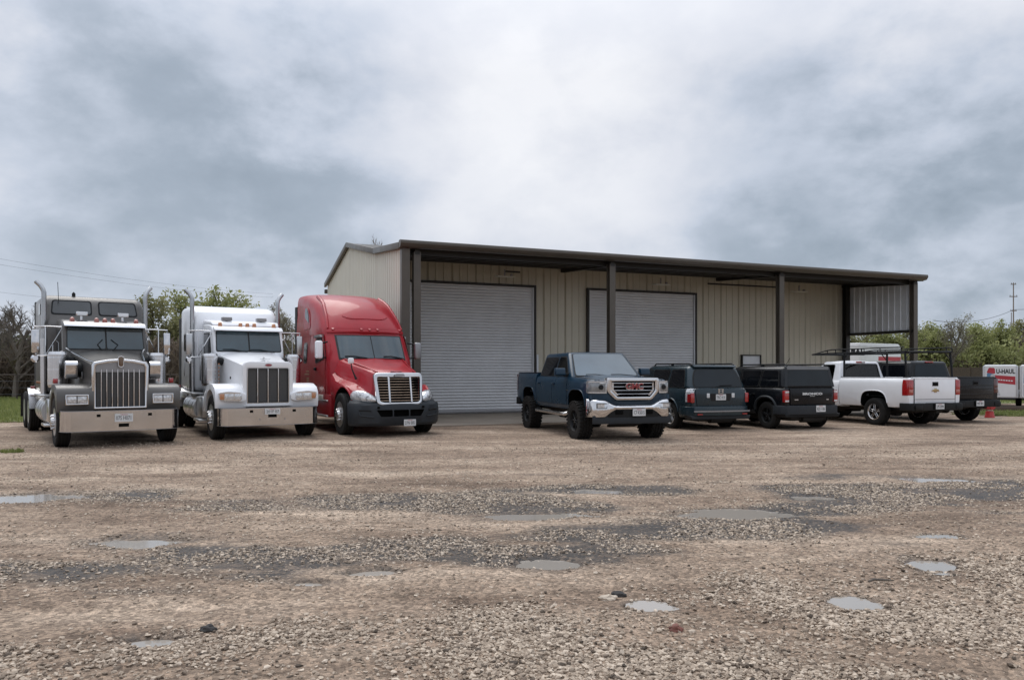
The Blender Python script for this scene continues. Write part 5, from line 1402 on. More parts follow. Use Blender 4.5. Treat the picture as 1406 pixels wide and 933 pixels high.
    if cfg.get('steps'):
        for sg in (1, -1):
            P('side_step', join(tube([(-.62, sg * .90, z(.40)), (-.72, sg * 1.02, z(.36)), (-2.85, sg * 1.02, z(.36)), (-2.95, sg * .90, z(.40))], .045, 10)), 'chrome_worn', t)
            P('step_pad', join(box(-1.45, -.95, *sorted((sg * .985, sg * 1.05)), z(.398), z(.408)), box(-2.7, -2.2, *sorted((sg * .985, sg * 1.05)), z(.398), z(.408))), 'plastic_black', t)
    # tail
    tg = P('tailgate', prism(rnd([(-.745, z(.62)), (.745, z(.62)), (.755, z(1.335)), (-.755, z(1.335))], .03), tail - .02, tail + .04, 'x', .012), paint, t)
    P('tailgate_lip', box(tail - .03, tail + .045, -.75, .75, z(1.325), z(1.358), .012), paint if cfg.get('plain') else 'plastic_black', tg)
    P('tailgate_seam', join(box(tail - .0215, tail - .018, -.74, .74, z(.745), z(.757)), box(tail - .012, tail + .03, -.775, -.757, z(.62), z(1.33)), box(tail - .012, tail + .03, .757, .775, z(.62), z(1.33))), 'seal', tg)
    P('tailgate_handle', join(box(tail - .03, tail - .018, -.11, .11, z(1.12), z(1.235), .008)), 'plastic_black', tg)
    P('handle_recess', box(tail - .034, tail - .030, -.085, .085, z(1.145), z(1.19)), 'void', tg)
    if cfg.get('badge'):
        bt = [(-.13, -.022), (-.105, .028), (-.045, .028), (-.045, .052), (.045, .052), (.045, .028), (.105, .028), (.13, -.022 + .0), (.118, -.028), (.045, -.028), (.045, -.052), (-.045, -.052), (-.045, -.028), (-.118, -.028)]
        P('cross_badge', prism([(y, z(1.0) + q) for y, q in bt], tail - .036, tail - .018, 'x', .005), 'badge_gold', tg)
        P('badge_rim', prism([(y * 1.16, z(1.0) + q * 1.22) for y, q in bt], tail - .030, tail - .019, 'x', .003), 'chrome', tg)
    else:
        P('tailgate_rib', join(*[box(tail - .026, tail - .018, -.70, .70, z(q), z(q) + .03, .006, 1) for q in (.82, .98, 1.08)]), paint, tg)
    for sg in (1, -1):
        tl = P('tail_light', B2.patch(sg, tail + .19, tail + .012, z(.86), z(1.30), .008, .08, 6, 6), 'lens_red_dark' if cfg.get('dark_lamps') and sg < 0 else 'lens_red', t)
        P('lens_face', box(tail - .010, tail + .03, *sorted((sg * .78, sg * .965)), z(.86), z(1.30), .02), 'lens_red_dark' if cfg.get('dark_lamps') and sg < 0 else 'lens_red', tl)
        P('reverse_lens', box(tail - .014, tail + .02, *sorted((sg * .80, sg * .945)), z(.93), z(1.02), .012), ('lens_red_dark' if sg < 0 else 'lens_clear') if cfg.get('plain') is None else 'lens_pink', tl)
    rb = rnd([(tail + .30, -1.0), (tail + .05, -1.0), (tail - .12, -.93), (tail - .16, -.6), (tail - .14, 0), (tail - .16, .6), (tail - .12, .93), (tail + .05, 1.0), (tail + .30, 1.0)], .05)
    b_ = P('rear_bumper', prism(rb, z(.44), z(.645), 'z', .025, 3), cfg.get('rbump', 'plastic_black'), t)
    P('bumper_step', join(box(tail - .135, tail + .02, -.36, .36, z(.645), z(.652)), both(box(tail - .17, tail - .155, .62, .88, z(.47), z(.60), .005))), 'plastic_black', b_)
    P('plate_pocket', box(tail - .158, tail - .130, -.22, .22, z(.475), z(.63)), 'void', b_)
    number_plate(b_, AFT(tail - .162, cfg.get('plate_y', 0), z(.555)), cfg.get('plate', 'BR6 4417'), .31, .155)
    P('hitch', join(box(tail - .10, tail + .2, -.05, .05, z(.36), z(.44), .006)), 'chassis', b_)
    return t, B, z, bo

# --- lifted blue pickup, nose to the viewer
GMC_ANG = 16.2
t, B, z, bo = pickup(dict(paint='paint_blue', lift=.19, wb=3.645, crew=True, r=.44, tw=.32, rim=.255, style='mud', arch=.54, arch_z=.62, cab_r=-2.96, steps=True, poke=.06, ws='windscreen_sky', front=True, dark_lamps=True),
                     'lifted dark blue crew-cab pickup with chrome grille facing forward before the doors', (2.43, 17.95, -.012), R(GMC_ANG - 90))
def gmc_front():
    # hood: raised centre panel and dark reveals
    P('hood_panel', loft([[(x, y * w, zq + .004 + .018 * (1 - y * y)) for y in np.linspace(-1, 1, 9)] + [(x, w, zq - .05), (x, -w, zq - .05)] for x, w, zq in ((.80, .50, z(1.205)), (.4, .56, z(1.235)), (-.38, .62, z(1.275)))]), 'paint_blue', bo, smooth=50)
    for sg in (1, -1):
        P('hood_gap', tube([(.84, sg * .76, z(1.185)), (.4, sg * .84, z(1.225)), (-.40, sg * .88, z(1.256))], .007, 5), 'seal', bo)
    P('cowl_panel', box(-.48, -.36, -.84, .84, z(1.235), z(1.268), .01), 'plastic_black', bo)
    # grille
    def bend(s_): return [(x - .07 * (abs(y) / .62) ** 2, y, zz_) for x, y, zz_ in s_[0]], s_[1]
    go = rnd([(-.63, z(1.235)), (.63, z(1.235)), (.63, z(.94)), (.43, z(.75)), (-.43, z(.75)), (-.63, z(.94))], [.05] * 6, 4)
    gi = rnd([(-.53, z(1.165)), (.53, z(1.165)), (.53, z(.955)), (.395, z(.815)), (-.395, z(.815)), (-.53, z(.955))], [.02] * 6, 4)
    gs = P('grille_shell', bend(bev(frame(go, gi, .86, 1.035), .02, 3)), 'chrome', t)
    P('grille_back', prism(gi, .925, .94, 'x'), 'void', gs)
    for zz_, w in ((z(1.125), .50), (z(1.045), .505), (z(.965), .50), (z(.885), .44)):
        P('grille_bar', bend(bev(loft([[(.94, y, zz_ - .013), (1.0, y, zz_ - .013), (1.01, y, zz_), (.985, y, zz_ + .014), (.94, y, zz_ + .014)] for y in np.linspace(-w, w, 9)]), .004, 1)), 'chrome', gs)
    for sg in (1, -1):
        P('bar_end', bend(prism(rnd([(sg * .51, z(1.14)), (sg * .47, z(1.14)), (sg * .47, z(.98)), (sg * .36, z(.855)), (sg * .40, z(.845)), (sg * .515, z(.96))], .01), .95, .995, 'x')), 'chrome', gs)
    lt = P('badge_letters', xf(text('GMC', .18, .012, .41, .003), FWD(1.03, 0, z(1.045))), 'badge_red', gs, smooth=0, label='red raised GMC letters on the grille')
    P('badge_outline', xf(text('GMC', .20, .006, .435, .010), FWD(1.019, 0, z(1.045))), 'chrome', lt, smooth=0)
    P('nose_panel', loft([[(.955 - .12 * (y / .95) ** 2 - .16 * max(0, abs(y) - .75), y, z(.73) + (.2 if abs(y) > .66 else .2 * max(0, (abs(y) - .42) / .24)) * 0), (.955 - .12 * (y / .95) ** 2 - .16 * max(0, abs(y) - .75), y, z(.78)), (.80, y, z(.86)), (.70, y, z(.86)), (.70, y, z(.60))] for y in np.linspace(-.97, .97, 17)]), 'paint_blue', t, smooth=50)
    for sg in (1, -1):
        # headlight: box wrapping the corner
        pl = [(.955, sg * .635), (.915, sg * .80), (.83, sg * .93), (.68, sg * .995), (.60, sg * .99), (.70, sg * .63)]
        hl = P('headlight', prism(pl, z(.90), z(1.155), 'z', .02, 2), 'lens_smoke', t)
        rim_ = [(x + .006, y * 1.004) for x, y in pl[:4]]
        P('chrome_surround', join(prism(rim_ + [(x - .05, y * .97) for x, y in rim_[::-1]], z(.895), z(.925), 'z'), prism(rim_ + [(x - .05, y * .97) for x, y in rim_[::-1]], z(1.135), z(1.165), 'z')), 'chrome_worn', hl)
        P('light_bar', join(box(.935, .958, *sorted((sg * .645, sg * .80)), z(1.105), z(1.13), .004), box(.90, .962, *sorted((sg * .638, sg * .662)), z(.92), z(1.13), .004)), 'lens_clear', hl)
        P('projector', join(cyl((.90, sg * .76, z(1.03)), (.945, sg * .76, z(1.03)), .055, n=16)), 'plastic_black', hl)
        P('lamp_divider', join(box(.925, .95, *sorted((sg * .64, sg * .70)), z(.99), z(1.0)), box(.925, .95, *sorted((sg * .64, sg * .70)), z(1.06), z(1.07))), 'plastic_mid', hl)
        P('fender_nose', B.patch(sg, .86, .55, z(.72), z(.895), .004, .05, 6, 4), 'paint_blue', bo)
    # bumper
    ylist = np.linspace(-1.0, 1.0, 33)
    rings = []
    for y in ylist:
        u = abs(y)
        xo = 1.05 - .10 * u ** 2 - (.22 * max(0, u - .86) / .14 if u > .86 else 0)
        zt = z(float(np.interp(u, [0, .46, .68, 1.0], [.64, .64, .755, .765])))
        zb_ = z(float(np.interp(u, [0, .44, .56, .68, 1.0], [.535, .535, .47, .37, .36])))
        rings.append([(xo - .10, y, zb_), (xo - .015, y, zb_ + .01), (xo, y, zb_ + .05), (xo, y, zt - .06), (xo - .03, y, zt - .015), (xo - .10, y, zt)])
    fb = P('front_bumper', loft(rings), 'chrome', t, smooth=50)
    P('air_dam', loft([[(1.0 - .10 * y * y, y, z(.22)), (1.02 - .10 * y * y, y, z(.28)), (1.0 - .10 * y * y, y, z(.40)), (.9, y, z(.40)), (.9, y, z(.22))] for y in np.linspace(-.95, .95, 15)]), 'plastic_grey', t, smooth=50)
    P('bumper_inlay', loft([[(1.015 - .08 * y * y, y, z(.37)), (1.02 - .08 * y * y, y, z(.545)), (.92, y, z(.545)), (.92, y, z(.37))] for y in np.linspace(-.60, .60, 9)]), 'plastic_black', fb)
    P('tow_hook', join(*[box(1.0, 1.03, sg * .36 - .09, sg * .36 + .09, z(.435), z(.52), .01) for sg in (1, -1)]), 'void', fb)
    for sg in (1, -1):
        fl = P('fog_lamp', prism(rnd([(sg * .66, z(.575)), (sg * .87, z(.575)), (sg * .87, z(.665)), (sg * .64, z(.665))], .02), .93, .998 if False else 1.0, 'x'), 'lens_clear', fb)
        P('fog_rim', xf(frame(rnd([(sg * .63, z(.56)), (sg * .89, z(.56)), (sg * .89, z(.685)), (sg * .60, z(.685))], .02), rnd([(sg * .66, z(.58)), (sg * .87, z(.58)), (sg * .87, z(.665)), (sg * .64, z(.665))], .02), .97, 1.008), Matrix.Identity(4)), 'plastic_mid', fl)
    number_plate(fb, FWD(1.055, .10, z(.475)), 'C7 K5015', .31, .16)
    P('skid_plate', prism([(.9, z(.24)), (.3, z(.10)), (.3, z(.16)), (.9, z(.30))], -.35, .35, 'y', .01), 'chassis', t)
    for sg in (1, -1):
        P('fender_badge', plate([(-.48, z(.93)), (-.60, z(.93)), (-.60, z(.945)), (-.48, z(.945))], B.side(sg), .010, .008), 'chrome', bo)
gmc_front()

# --- white regular-cab pickup with ladder rack, tail to the viewer
AW = 20
def away(x, y, wb, a):
    """front axle position from the middle of the rear axle"""
    return (x - wb * math.sin(R(a)), y + wb * math.cos(R(a)), -.010)
WBW = 3.385
t, B, z, bo = pickup(dict(paint='paint_pickup_white', lift=.04, wb=WBW, crew=False, r=.40, tw=.27, rim=.225, style='steel5', arch=.50, arch_z=.52, cab_r=-2.02, plain=True, badge=True, see=True, body_handle=False, plate='LPS 2094', plate_y=-.02),
                     'white regular-cab work pickup with black overhead ladder rack', away(11.46, 22.65, WBW, AW), R(90 + AW))
def ladder_rack():
    T = -WBW - 1.22
    zr, zu = z(2.08), z(2.21)
    rk = P('ladder_rack', join(*[tube([(-.45, sg * .60, zr), (-.80, sg * .78, zr + .01), (-2.2, sg * .84, zr + .015), (T + .15, sg * .84, zr + .015)], .026, 8) for sg in (1, -1)],
                               tube([(-.45, -.60, zr), (-.45, .60, zr)], .024, 8)), 'plastic_black', t, label='black steel ladder rack over cab and bed')
    for sg in (1, -1):
        P('upper_rail', tube([(-.45, sg * .60, zr), (-1.3, sg * .82, zu - .03), (-1.6, sg * .85, zu), (T + .25, sg * .85, zu)], .018, 8), 'plastic_black', rk)
        for x in (-1.4, -1.75, -2.05, -2.9, -3.5, T + .35):
            P('upright', tube([(x, sg * .845, zr), (x, sg * .85, zu - (.02 if x > -1.2 else 0))], .014, 6), 'plastic_black', rk)
        for x0, x1 in ((-2.12, -2.12), (T + .22, T + .16)):
            P('rack_leg', join(tube([(x1, sg * .86, z(1.35)), (x0, sg * .85, zr)], .03, 8), box(x1 - .09, x1 + .09, *sorted((sg * .80, sg * .90)), z(1.352), z(1.375))), 'plastic_black', rk)
            P('knee_brace', tube([(x0, sg * .85, zr - .22), (x0 + (.0), sg * .62, zr)], .014, 6), 'plastic_black', rk)
    for x in (-1.2, -2.12, T + .18):
        P('cross_bar', tube([(x, -.84, zr), (x, .84, zr)], .026, 8), 'plastic_black', rk)
    P('hook_end', tube([(T + .25, -.85, zu)] + [(T + .25 - .16 + .0 - .10 * math.sin(a) + .16, -.85, zu - .06 + .075 * math.cos(a)) for a in np.linspace(0, math.pi * 1.3, 8)], .014, 6), 'plastic_black', rk)
    P('rack_letters', xf(text('T  BLA I', .15, .012, .66, .008), face_m((-2.5, .85, (zr + zu) / 2 + .0), (-1, 0, 0), (0, 0, 1))), 'ink', rk, smooth=0, label='black cut-out letters between the rack rails')
ladder_rack()

# --- black crew-cab pickup beyond it
WBB = 3.50
tb_, B, z, bo = pickup(dict(paint='paint_black', lift=.05, wb=WBB, crew=True, r=.40, tw=.27, rim=.225, style='alloy5', arch=.50, arch_z=.47, cab_r=-2.96, rbump='plastic_black', plate='MNT 8815', plate_y=-.02, oh=.98, dark_lamps=True),
                     'black crew-cab pickup parked beyond the white pickup, tail out', away(13.75, 24.2, WBB, AW), R(90 + AW))

# ------------------------------------------------------------------ sport utility vehicles
def suv(kind, label, loc, rz):
    hon = kind == 'teal'
    paint = 'paint_teal' if hon else 'paint_black'
    t = thing('suv', label, 'suv', loc, rz)
    if hon:
        WB, tail, W, r, tw, rim = 2.70, -2.70 - .98, .965, .365, .24, .225
        st = [(.90, .60, .36, .86, .02), (.84, .80, .33, .93, .03), (.70, .91, .32, .99, .03), (.2, W, .31, 1.06, .03), (-.5, W, .31, 1.10, .0), (-2.7, W, .31, 1.13, .0), (tail + .40, .955, .33, 1.13, 0), (tail + .20, .93, .35, 1.13, 0), (tail + .08, .885, .37, 1.13, 0), (tail + .02, .83, .38, 1.12, 0), (tail, .78, .40, 1.11, 0)]
        ar, az, nn = .44, .40, 2.3
        C = (-.42, -1.22, tail + .06, tail + .31, .915, .735, 1.06, 1.735)
    else:
        WB, tail, W, r, tw, rim = 2.67, -2.67 - .72, .925, .375, .235, .22
        st = [(.86, .62, .40, .92, .02), (.80, .82, .38, 1.0, .03), (.6, .90, .38, 1.06, .03), (0, W, .37, 1.10, .02), (-.5, W, .37, 1.12, 0), (-2.6, W, .37, 1.135, 0), (tail + .25, .92, .40, 1.135, 0), (tail + .10, .885, .42, 1.13, 0), (tail + .03, .84, .43, 1.13, 0), (tail, .80, .44, 1.12, 0)]
        ar, az, nn = .46, .42, 2.5
        C = (-.40, -1.05, tail + .05, tail + .15, .885, .755, 1.06, 1.715)
    B = Body(st)
    c1 = prism(arch_poly(0, az, ar, nn), .60, 1.3, 'y'); c2 = prism(arch_poly(-WB, az, ar, nn), .60, 1.3, 'y')
    bo = P('body', cut(B.solid(2), [c1, mir(c1), c2, mir(c2)], paint, 'void'), None, t)
    cab = Cab(t, paint, *C, bw=.13)
    zt = C[7]
    for sg in (1, -1):
        for x in (0, -WB):
            wheel(t, x, sg * (W - tw / 2 - .015), r, tw, rim, 'alloy5' if hon else 'black5')
            arch_lip(B, sg, x, az, ar, nn, .44, .024 if hon else .034, bo, paint if hon else 'plastic_grey', .004 if hon else .012)
        f = cab.side(sg)
        zb_ = 1.15 if hon else 1.165
        zw = 1.61 if hon else 1.59
        g_ = 'glass_tint'
        if hon:
            cab.pane(f, [(-.75, zb_), (-1.50, zb_), (-1.50, zw), (-1.26, zw)], 'glass', .04)
            cab.pane(f, [(-1.60, zb_), (-2.40, zb_), (-2.46, zw), (-1.60, zw)], g_, .04)
            cab.pane(f, [(-2.54, zb_), (tail + .33, zb_), (tail + .50, zw), (-2.58, zw)], g_, .05)
            doors = [(-.60, -1.54), (-1.56, -2.46)]
        else:
            cab.pane(f, [(-.70, zb_), (-1.42, zb_), (-1.42, zw), (-1.12, zw)], 'glass', .04)
            cab.pane(f, [(-1.52, zb_), (-2.26, zb_), (-2.34, zw), (-1.52, zw)], g_, .04)
            cab.pane(f, [(-2.36, zb_), (tail + .26, zb_), (tail + .36, zw), (-2.44, zw)], g_, .05)
            doors = [(-.58, -1.46), (-1.48, -2.26)]
        for x0, x1 in doors:
            P('door_gap', B.patch(sg, x0 + .005, x1 - .005, .46, 1.08, .002, .02), 'seal', bo)
            d = P('door', B.patch(sg, x0 - .004, x1 + .004, .47, 1.08, .007, .03), paint, bo)
            hx = x1 + .12; yy = B.y_at(hx, .93)
            P('door_handle', box(hx - .09, hx + .09, *sorted((sg * (yy + .004), sg * (yy + .035))), .915, .955, .012), paint, d)
        wing_mirror(t, -.72, .92, 1.10, sg, paint, (.14, .20, .16))
        # roof rail on feet
        xs0, xs1 = C[1] - .25, C[3] + .10
        P('roof_rail', join(tube([(xs0 + .08, sg * .66, zt + .0), (xs0, sg * .66, zt + .045), (xs1, sg * .66, zt + .045), (xs1 - .08, sg * .66, zt)], .02, 8), *[box(x - .06, x + .06, sg * .66 - .018, sg * .66 + .018, zt - .01, zt + .05, .01) for x in ((xs0 + xs1) / 2,)]), 'plastic_black', cab.o)
        P('rocker_trim', B.patch(sg, -.48, -WB + .48, .33 if hon else .39, .45 if hon else .50, .012, .03), 'plastic_grey', bo)
    ws = cab.front()
    cab.pane(ws, [(-.76, C[6] + .08), (.76, C[6] + .08), (.62, zt - .07), (-.62, zt - .07)], 'windscreen', .05, .02, 'windscreen')
    rr = cab.rear()
    P('underbody', join(box(tail + .1, .6, -.6, .6, .24, .40, .03), cyl((-WB, -.8, r - .04), (-WB, .8, r - .04), .05), cyl((0, -.8, r), (0, .8, r), .05), cyl((tail + .12, .25, .30), (tail + .12, -.40, .30), .11)), 'chassis', t)
    if hon:
        cab.pane(rr, [(-.74, 1.16), (.74, 1.16), (.70, 1.4), (.60, 1.62), (-.60, 1.62), (-.70, 1.4)], 'glass', .08, .025, 'rear_window')
        P('roof_spoiler', prism(rnd([(C[3] + .18, zt + .012), (C[3] - .05, zt - .0), (C[3] - .10, zt - .045), (C[3] + .02, zt - .06)], .01), -.66, .66, 'y', .015), paint, cab.o)
        P('rear_wiper', tube([rr(.05, 1.15, .03), rr(-.05, 1.185, .03), rr(-.42, 1.195, .03)], .012, 6), 'plastic_black', cab.o)
        tg = P('tailgate', prism(rnd([(-.70, .60), (.70, .60), (.76, .95), (.77, 1.10), (-.77, 1.10), (-.76, .95)], .03), tail - .03, tail + .06, 'x', .018, 2), paint, t)
        P('plate_recess', prism(rnd([(-.30, .79), (.30, .79), (.33, .98), (-.33, .98)], .03), tail - .034, tail - .028, 'x'), 'paint_black', tg)
        number_plate(tg, AFT(tail - .042, .0, .885), 'TRC 41X', .31, .155)
        for sg in (1, -1):
            P('garnish_badge', box(tail - .04, tail - .03, *sorted((sg * .34, sg * .43)), .87, .99, .006), 'plate_white', tg)
        P('letter_badge', join(xf(text('H', .12, .006, .11), AFT(tail - .036, 0, 1.045)), frame(rnd([(-.075, .985), (.075, .985), (.085, 1.105), (-.085, 1.105)], .02), rnd([(-.062, .995), (.062, .995), (.072, 1.095), (-.072, 1.095)], .02), tail - .042, tail - .03)), 'chrome', tg, smooth=0)
        for sg in (1, -1):
            tl = P('tail_light', B.patch(sg, tail + .20, tail + .01, .76, 1.115, .010, .08, 6, 6), 'lens_clear', t)
            P('lens_face', box(tail - .012, tail + .03, *sorted((sg * .78, sg * .90)), .74, 1.0, .02), 'lens_red', tl)
            P('red_lens', B.patch(sg, tail + .14, tail + .01, .76, .97, .014, .03, 4, 4), 'lens_red', tl)
        pb = rnd([(tail + .45, -.985), (tail + .12, -.955), (tail - .07, -.80), (tail - .12, -.5), (tail - .13, 0), (tail - .12, .5), (tail - .07, .80), (tail + .12, .955), (tail + .45, .985)], .06)
        bp = P('rear_bumper', prism(pb, .40, .64, 'z', .05, 3), paint, t, smooth=45)
        P('bumper_strip', loft([[(tail - .155 + .06 * y * y, y, .50), (tail - .155 + .06 * y * y, y, .535), (tail - .10, y, .535), (tail - .10, y, .50)] for y in np.linspace(-.86, .86, 11)]), 'steel_grey', bp)
        P('reflector', join(*[box(tail - .13, tail - .10, *sorted((sg * .62, sg * .76)), .425, .455) for sg in (1, -1)]), 'lens_red', bp)
        P('lower_valance', prism([(y_ * .98, .30 + (.1 if q else 0)) for y_, q in ((-.9, 0), (.9, 0), (.95, 1), (-.95, 1))], tail - .06, tail + .3, 'x', .02), 'plastic_grey', bp)
    else:
        P('roof_band', plate(rnd([(-.70, 1.615), (.70, 1.615), (.695, 1.70), (-.695, 1.70)], .02), rr, .014, .03), 'plastic_mid', cab.o)
        for sg in (1, -1):
            P('pillar_trim', plate(rnd([(sg * .73, 1.15), (sg * .83, 1.15), (sg * .735, 1.69), (sg * .66, 1.69)], .01), rr, .010, .03), 'plastic_grey', cab.o)
        cab.pane(rr, [(-.74, 1.18), (.74, 1.18), (.665, 1.60), (-.665, 1.60)], 'glass', .05, .03, 'rear_window')
        tg = P('tailgate', prism(rnd([(-.70, .66), (.70, .66), (.72, 1.11), (-.72, 1.11)], .03), tail - .03, tail + .06, 'x', .018, 2), paint, t)
        P('tailgate_panel', box(tail - .042, tail - .028, -.66, .66, .885, 1.0, .012), 'plastic_black', tg)
        P('nameplate', xf(text('BRONCO', .082, .006, .66, .004), AFT(tail - .045, 0, .965)), 'plate_white', tg, smooth=0, label='white BRONCO letters across the tailgate')
        P('nameplate', xf(text('SPORT', .034, .006, .17), AFT(tail - .045, .0, .905)), 'plate_white', tg, smooth=0)
        P('script_badge', join(box(tail - .036, tail - .028, .46, .58, .80, .825), box(tail - .036, tail - .028, -.56, -.48, .80, .825)), 'chrome_worn', tg)
        P('ridge', box(tail - .036, tail - .028, -.66, .66, .845, .868, .006, 1), paint, tg)
        for sg in (1, -1):
            tl = P('tail_light', join(box(tail - .02, tail + .08, *sorted((sg * .725, sg * .895)), .74, 1.06, .025)), 'lens_red', t)
            P('white_lens', join(box(tail - .024, tail - .018, *sorted((sg * .755, sg * .87)), .755, .80, .002), box(tail - .024, tail - .018, *sorted((sg * .755, sg * .87)), .99, 1.04, .002)), 'lens_clear', tl)
            P('lamp_bar', box(tail - .024, tail - .018, *sorted((sg * .735, sg * .752)), .76, 1.04, .002), 'plastic_black', tl)
        pb = rnd([(tail + .40, -.96), (tail + .10, -.945), (tail - .08, -.82), (tail - .12, -.5), (tail - .13, 0), (tail - .12, .5), (tail - .08, .82), (tail + .10, .945), (tail + .40, .96)], .05)
        bp = P('rear_bumper', prism(pb, .42, .655, 'z', .035, 3), 'plastic_grey', t, smooth=45)
        P('lower_valance', prism([(-.88, .34), (.88, .34), (.93, .44), (-.93, .44)], tail - .07, tail + .3, 'x', .02), 'plastic_black', bp)
        number_plate(bp, AFT(tail - .138, -.20, .57), 'RDJ 1186', .31, .17)
        P('antenna', tube([(C[3] + .75, .1, zt + .02), (C[3] + .55, .12, zt + .22)], .007, 5), 'plastic_black', cab.o)
    return t
suv('teal', 'dark teal suv with roof rails parked tail out beside the blue pickup', away(5.22, 21.3, 2.70, 19), R(90 + 19))
suv('black', 'black boxy suv with white tailgate lettering beside the white pickup', away(7.82, 21.3, 2.67, 20), R(90 + 20))
# ------------------------------------------------------------------ trees
def grow_tree(seed, h, spread=.5, levels=4, kids=5, trunk_r=.14, first=.25, up=.35, wob=.12):
    rd = random.Random(seed); segs = []; tips = []
    def br(p, d, ln, r, lev):
        n = 4 if lev < 2 else 3
        pts = [p]; q = p.copy(); dd = d.copy()
        for k in range(n):
            dd = (dd + Vector((rd.uniform(-1, 1), rd.uniform(-1, 1), rd.uniform(-.6, 1))) * wob + Vector((0, 0, up * .12))).normalized()
            q = q + dd * (ln / n); pts.append(q.copy())
        segs.append((pts, r, r * (.55 if lev < levels else .3), lev))
        if lev >= levels:
            tips.append(pts[-1]); tips.append(pts[len(pts) // 2]); return
        nk = kids + rd.randint(-1, 1) if lev else kids + 3
        for i in range(nk):
            t = first + (1 - first) * (i + rd.random()) / nk if lev == 0 else .25 + .75 * (i + rd.random()) / nk
            f = min(t * n, n - .001); a = int(f); b = pts[a].lerp(pts[a + 1], f - a)
            ax = Vector((rd.gauss(0, 1), rd.gauss(0, 1), rd.gauss(0, .5)))
            side_ = (ax - dd * ax.dot(dd)).normalized()
            nd = (d * (1 - spread) + side_ * spread + Vector((0, 0, up * rd.random()))).normalized()
            br(b, nd, ln * rd.uniform(.42, .68) * (1.15 - .45 * t), r * rd.uniform(.42, .58), lev + 1)
        tips.append(pts[-1])
    br(Vector((0, 0, -.05)), Vector((rd.uniform(-.08, .08), rd.uniform(-.08, .08), 1)).normalized(), h * .62, trunk_r, 0)
    top = max(t.z for t in tips)
    k = h / top
    V, F = [], []
    for pts, r0, r1, lev in segs:
        m_ = len(pts)
        s_ = tube([p * k for p in pts], [r0 + (r1 - r0) * i / (m_ - 1) for i in range(m_)], 7 if lev == 0 else (5 if lev == 1 else 3), cap=False)
        o = len(V); V += s_[0]; F += [tuple(i + o for i in f) for f in s_[1]]
    return (V, F), [t * k for t in tips], [[p * k for p in s_[0]] for s_ in segs if s_[3] >= levels - 1]
def leaves(tips, n, size, jit, seed):
    rg_ = np.random.default_rng(seed)
    T = np.array([list(t) for t in tips]); c = T[rg_.integers(0, len(T), n)] + rg_.normal(0, jit, (n, 3))
    d1 = rg_.normal(0, 1, (n, 3)); d1 /= np.linalg.norm(d1, axis=1)[:, None]
    d2 = np.cross(d1, rg_.normal(0, 1, (n, 3))); d2 /= np.linalg.norm(d2, axis=1)[:, None]
    s_ = (size * (.5 + rg_.random(n)))[:, None]
    V = np.stack([c - d1 * s_, c + d2 * s_ * .55, c + d1 * s_, c - d2 * s_ * .55], 1).reshape(-1, 3)
    return np_mesh('crown', V, np.arange(n * 4).reshape(-1, 4), 4, smooth=False)
TREES = {}
def tree_proto(kind, seed, h, leaf, nleaf, size, jit, bark, **k):
    br_, tips, tw = grow_tree(seed, h, **k)
    tm = mesh_of('trunk', br_, 60, fix=False); tm.materials.append(M[bark])
    cm = None
    if leaf:
        cm = leaves(tips, nleaf, size, jit, seed); cm.materials.append(M[leaf])
    TREES[kind] = (tm, cm)
tree_proto('green_a', 11, 7.0, 'leaf_spring', 7500, .11, .24, 'bark', spread=.55, levels=3, kids=6, trunk_r=.16)
tree_proto('green_b', 23, 6.2, 'leaf_spring', 6500, .11, .28, 'bark', spread=.62, levels=3, kids=6, trunk_r=.13, first=.12)
tree_proto('olive', 31, 6.4, 'leaf_olive', 6500, .12, .26, 'bark', spread=.6, levels=3, kids=6, trunk_r=.15, first=.15)
tree_proto('bud', 47, 7.2, 'leaf_bud', 2600, .06, .16, 'bark_pale', spread=.5, levels=4, kids=5, trunk_r=.13)
tree_proto('bare', 53, 6.0, None, 0, 0, 0, 'bark', spread=.6, levels=4, kids=6, trunk_r=.17, first=.2, wob=.2)
tree_proto('bare_b', 67, 6.0, None, 0, 0, 0, 'twig_brown', spread=.5, levels=4, kids=6, trunk_r=.11, first=.1, wob=.2)
def tree(kind, x, y, s, rz, label, group, name='tree', sz=1.0):
    t = thing(name, label, 'tree', (x, y, 0), rz, group)
    t.scale = (s, s, s * sz)
    tm, cm = TREES[kind]
    P('trunk', tm, None, t)
    if cm: P('crown', cm, None, t)
    return t
rt = random.Random(5)
# right: row behind the yard fence
G1 = 'trees along the right yard fence'
L1 = {'green_a': 'spring-green tree in the row behind the fence at right', 'green_b': 'low bushy light green tree in the row behind the fence at right', 'olive': 'dull olive tree in the row behind the fence at right', 'bare_b': 'leafless brown tree in the row behind the fence at right'}
for i, (px_x, yy, kd, s) in enumerate([(26, 66, 'green_a', .82), (29, 63, 'olive', .8), (32.5, 66, 'green_b', .9), (35, 64, 'green_a', .78), (37.5, 69, 'olive', .98), (39.5, 64, 'green_b', .92), (42, 68, 'green_a', .90), (44.5, 64, 'green_b', .92),
                                       (46.5, 69, 'bare_b', 1.0), (47.5, 64, 'bare_b', .85), (49.5, 66, 'olive', .95), (52, 64, 'green_b', .9), (55, 68, 'green_a', .9), (23, 68, 'green_b', .85), (58, 66, 'olive', .95),
                                       (34, 72, 'olive', .95), (41, 74, 'green_b', 1.05), (48, 75, 'olive', 1.05), (53, 74, 'green_a', .95), (29, 74, 'green_a', .9), (44.6, 72, 'bare_b', 1.05)]):
    tree(kd, px_x, yy, s, rt.uniform(0, 6.28), L1[kd], G1, 'tree', .93)
tree('bud', 35.2, 61.8, .86, 1.2, 'pale budding tree with whitish twigs beside the canopy corner post', None)
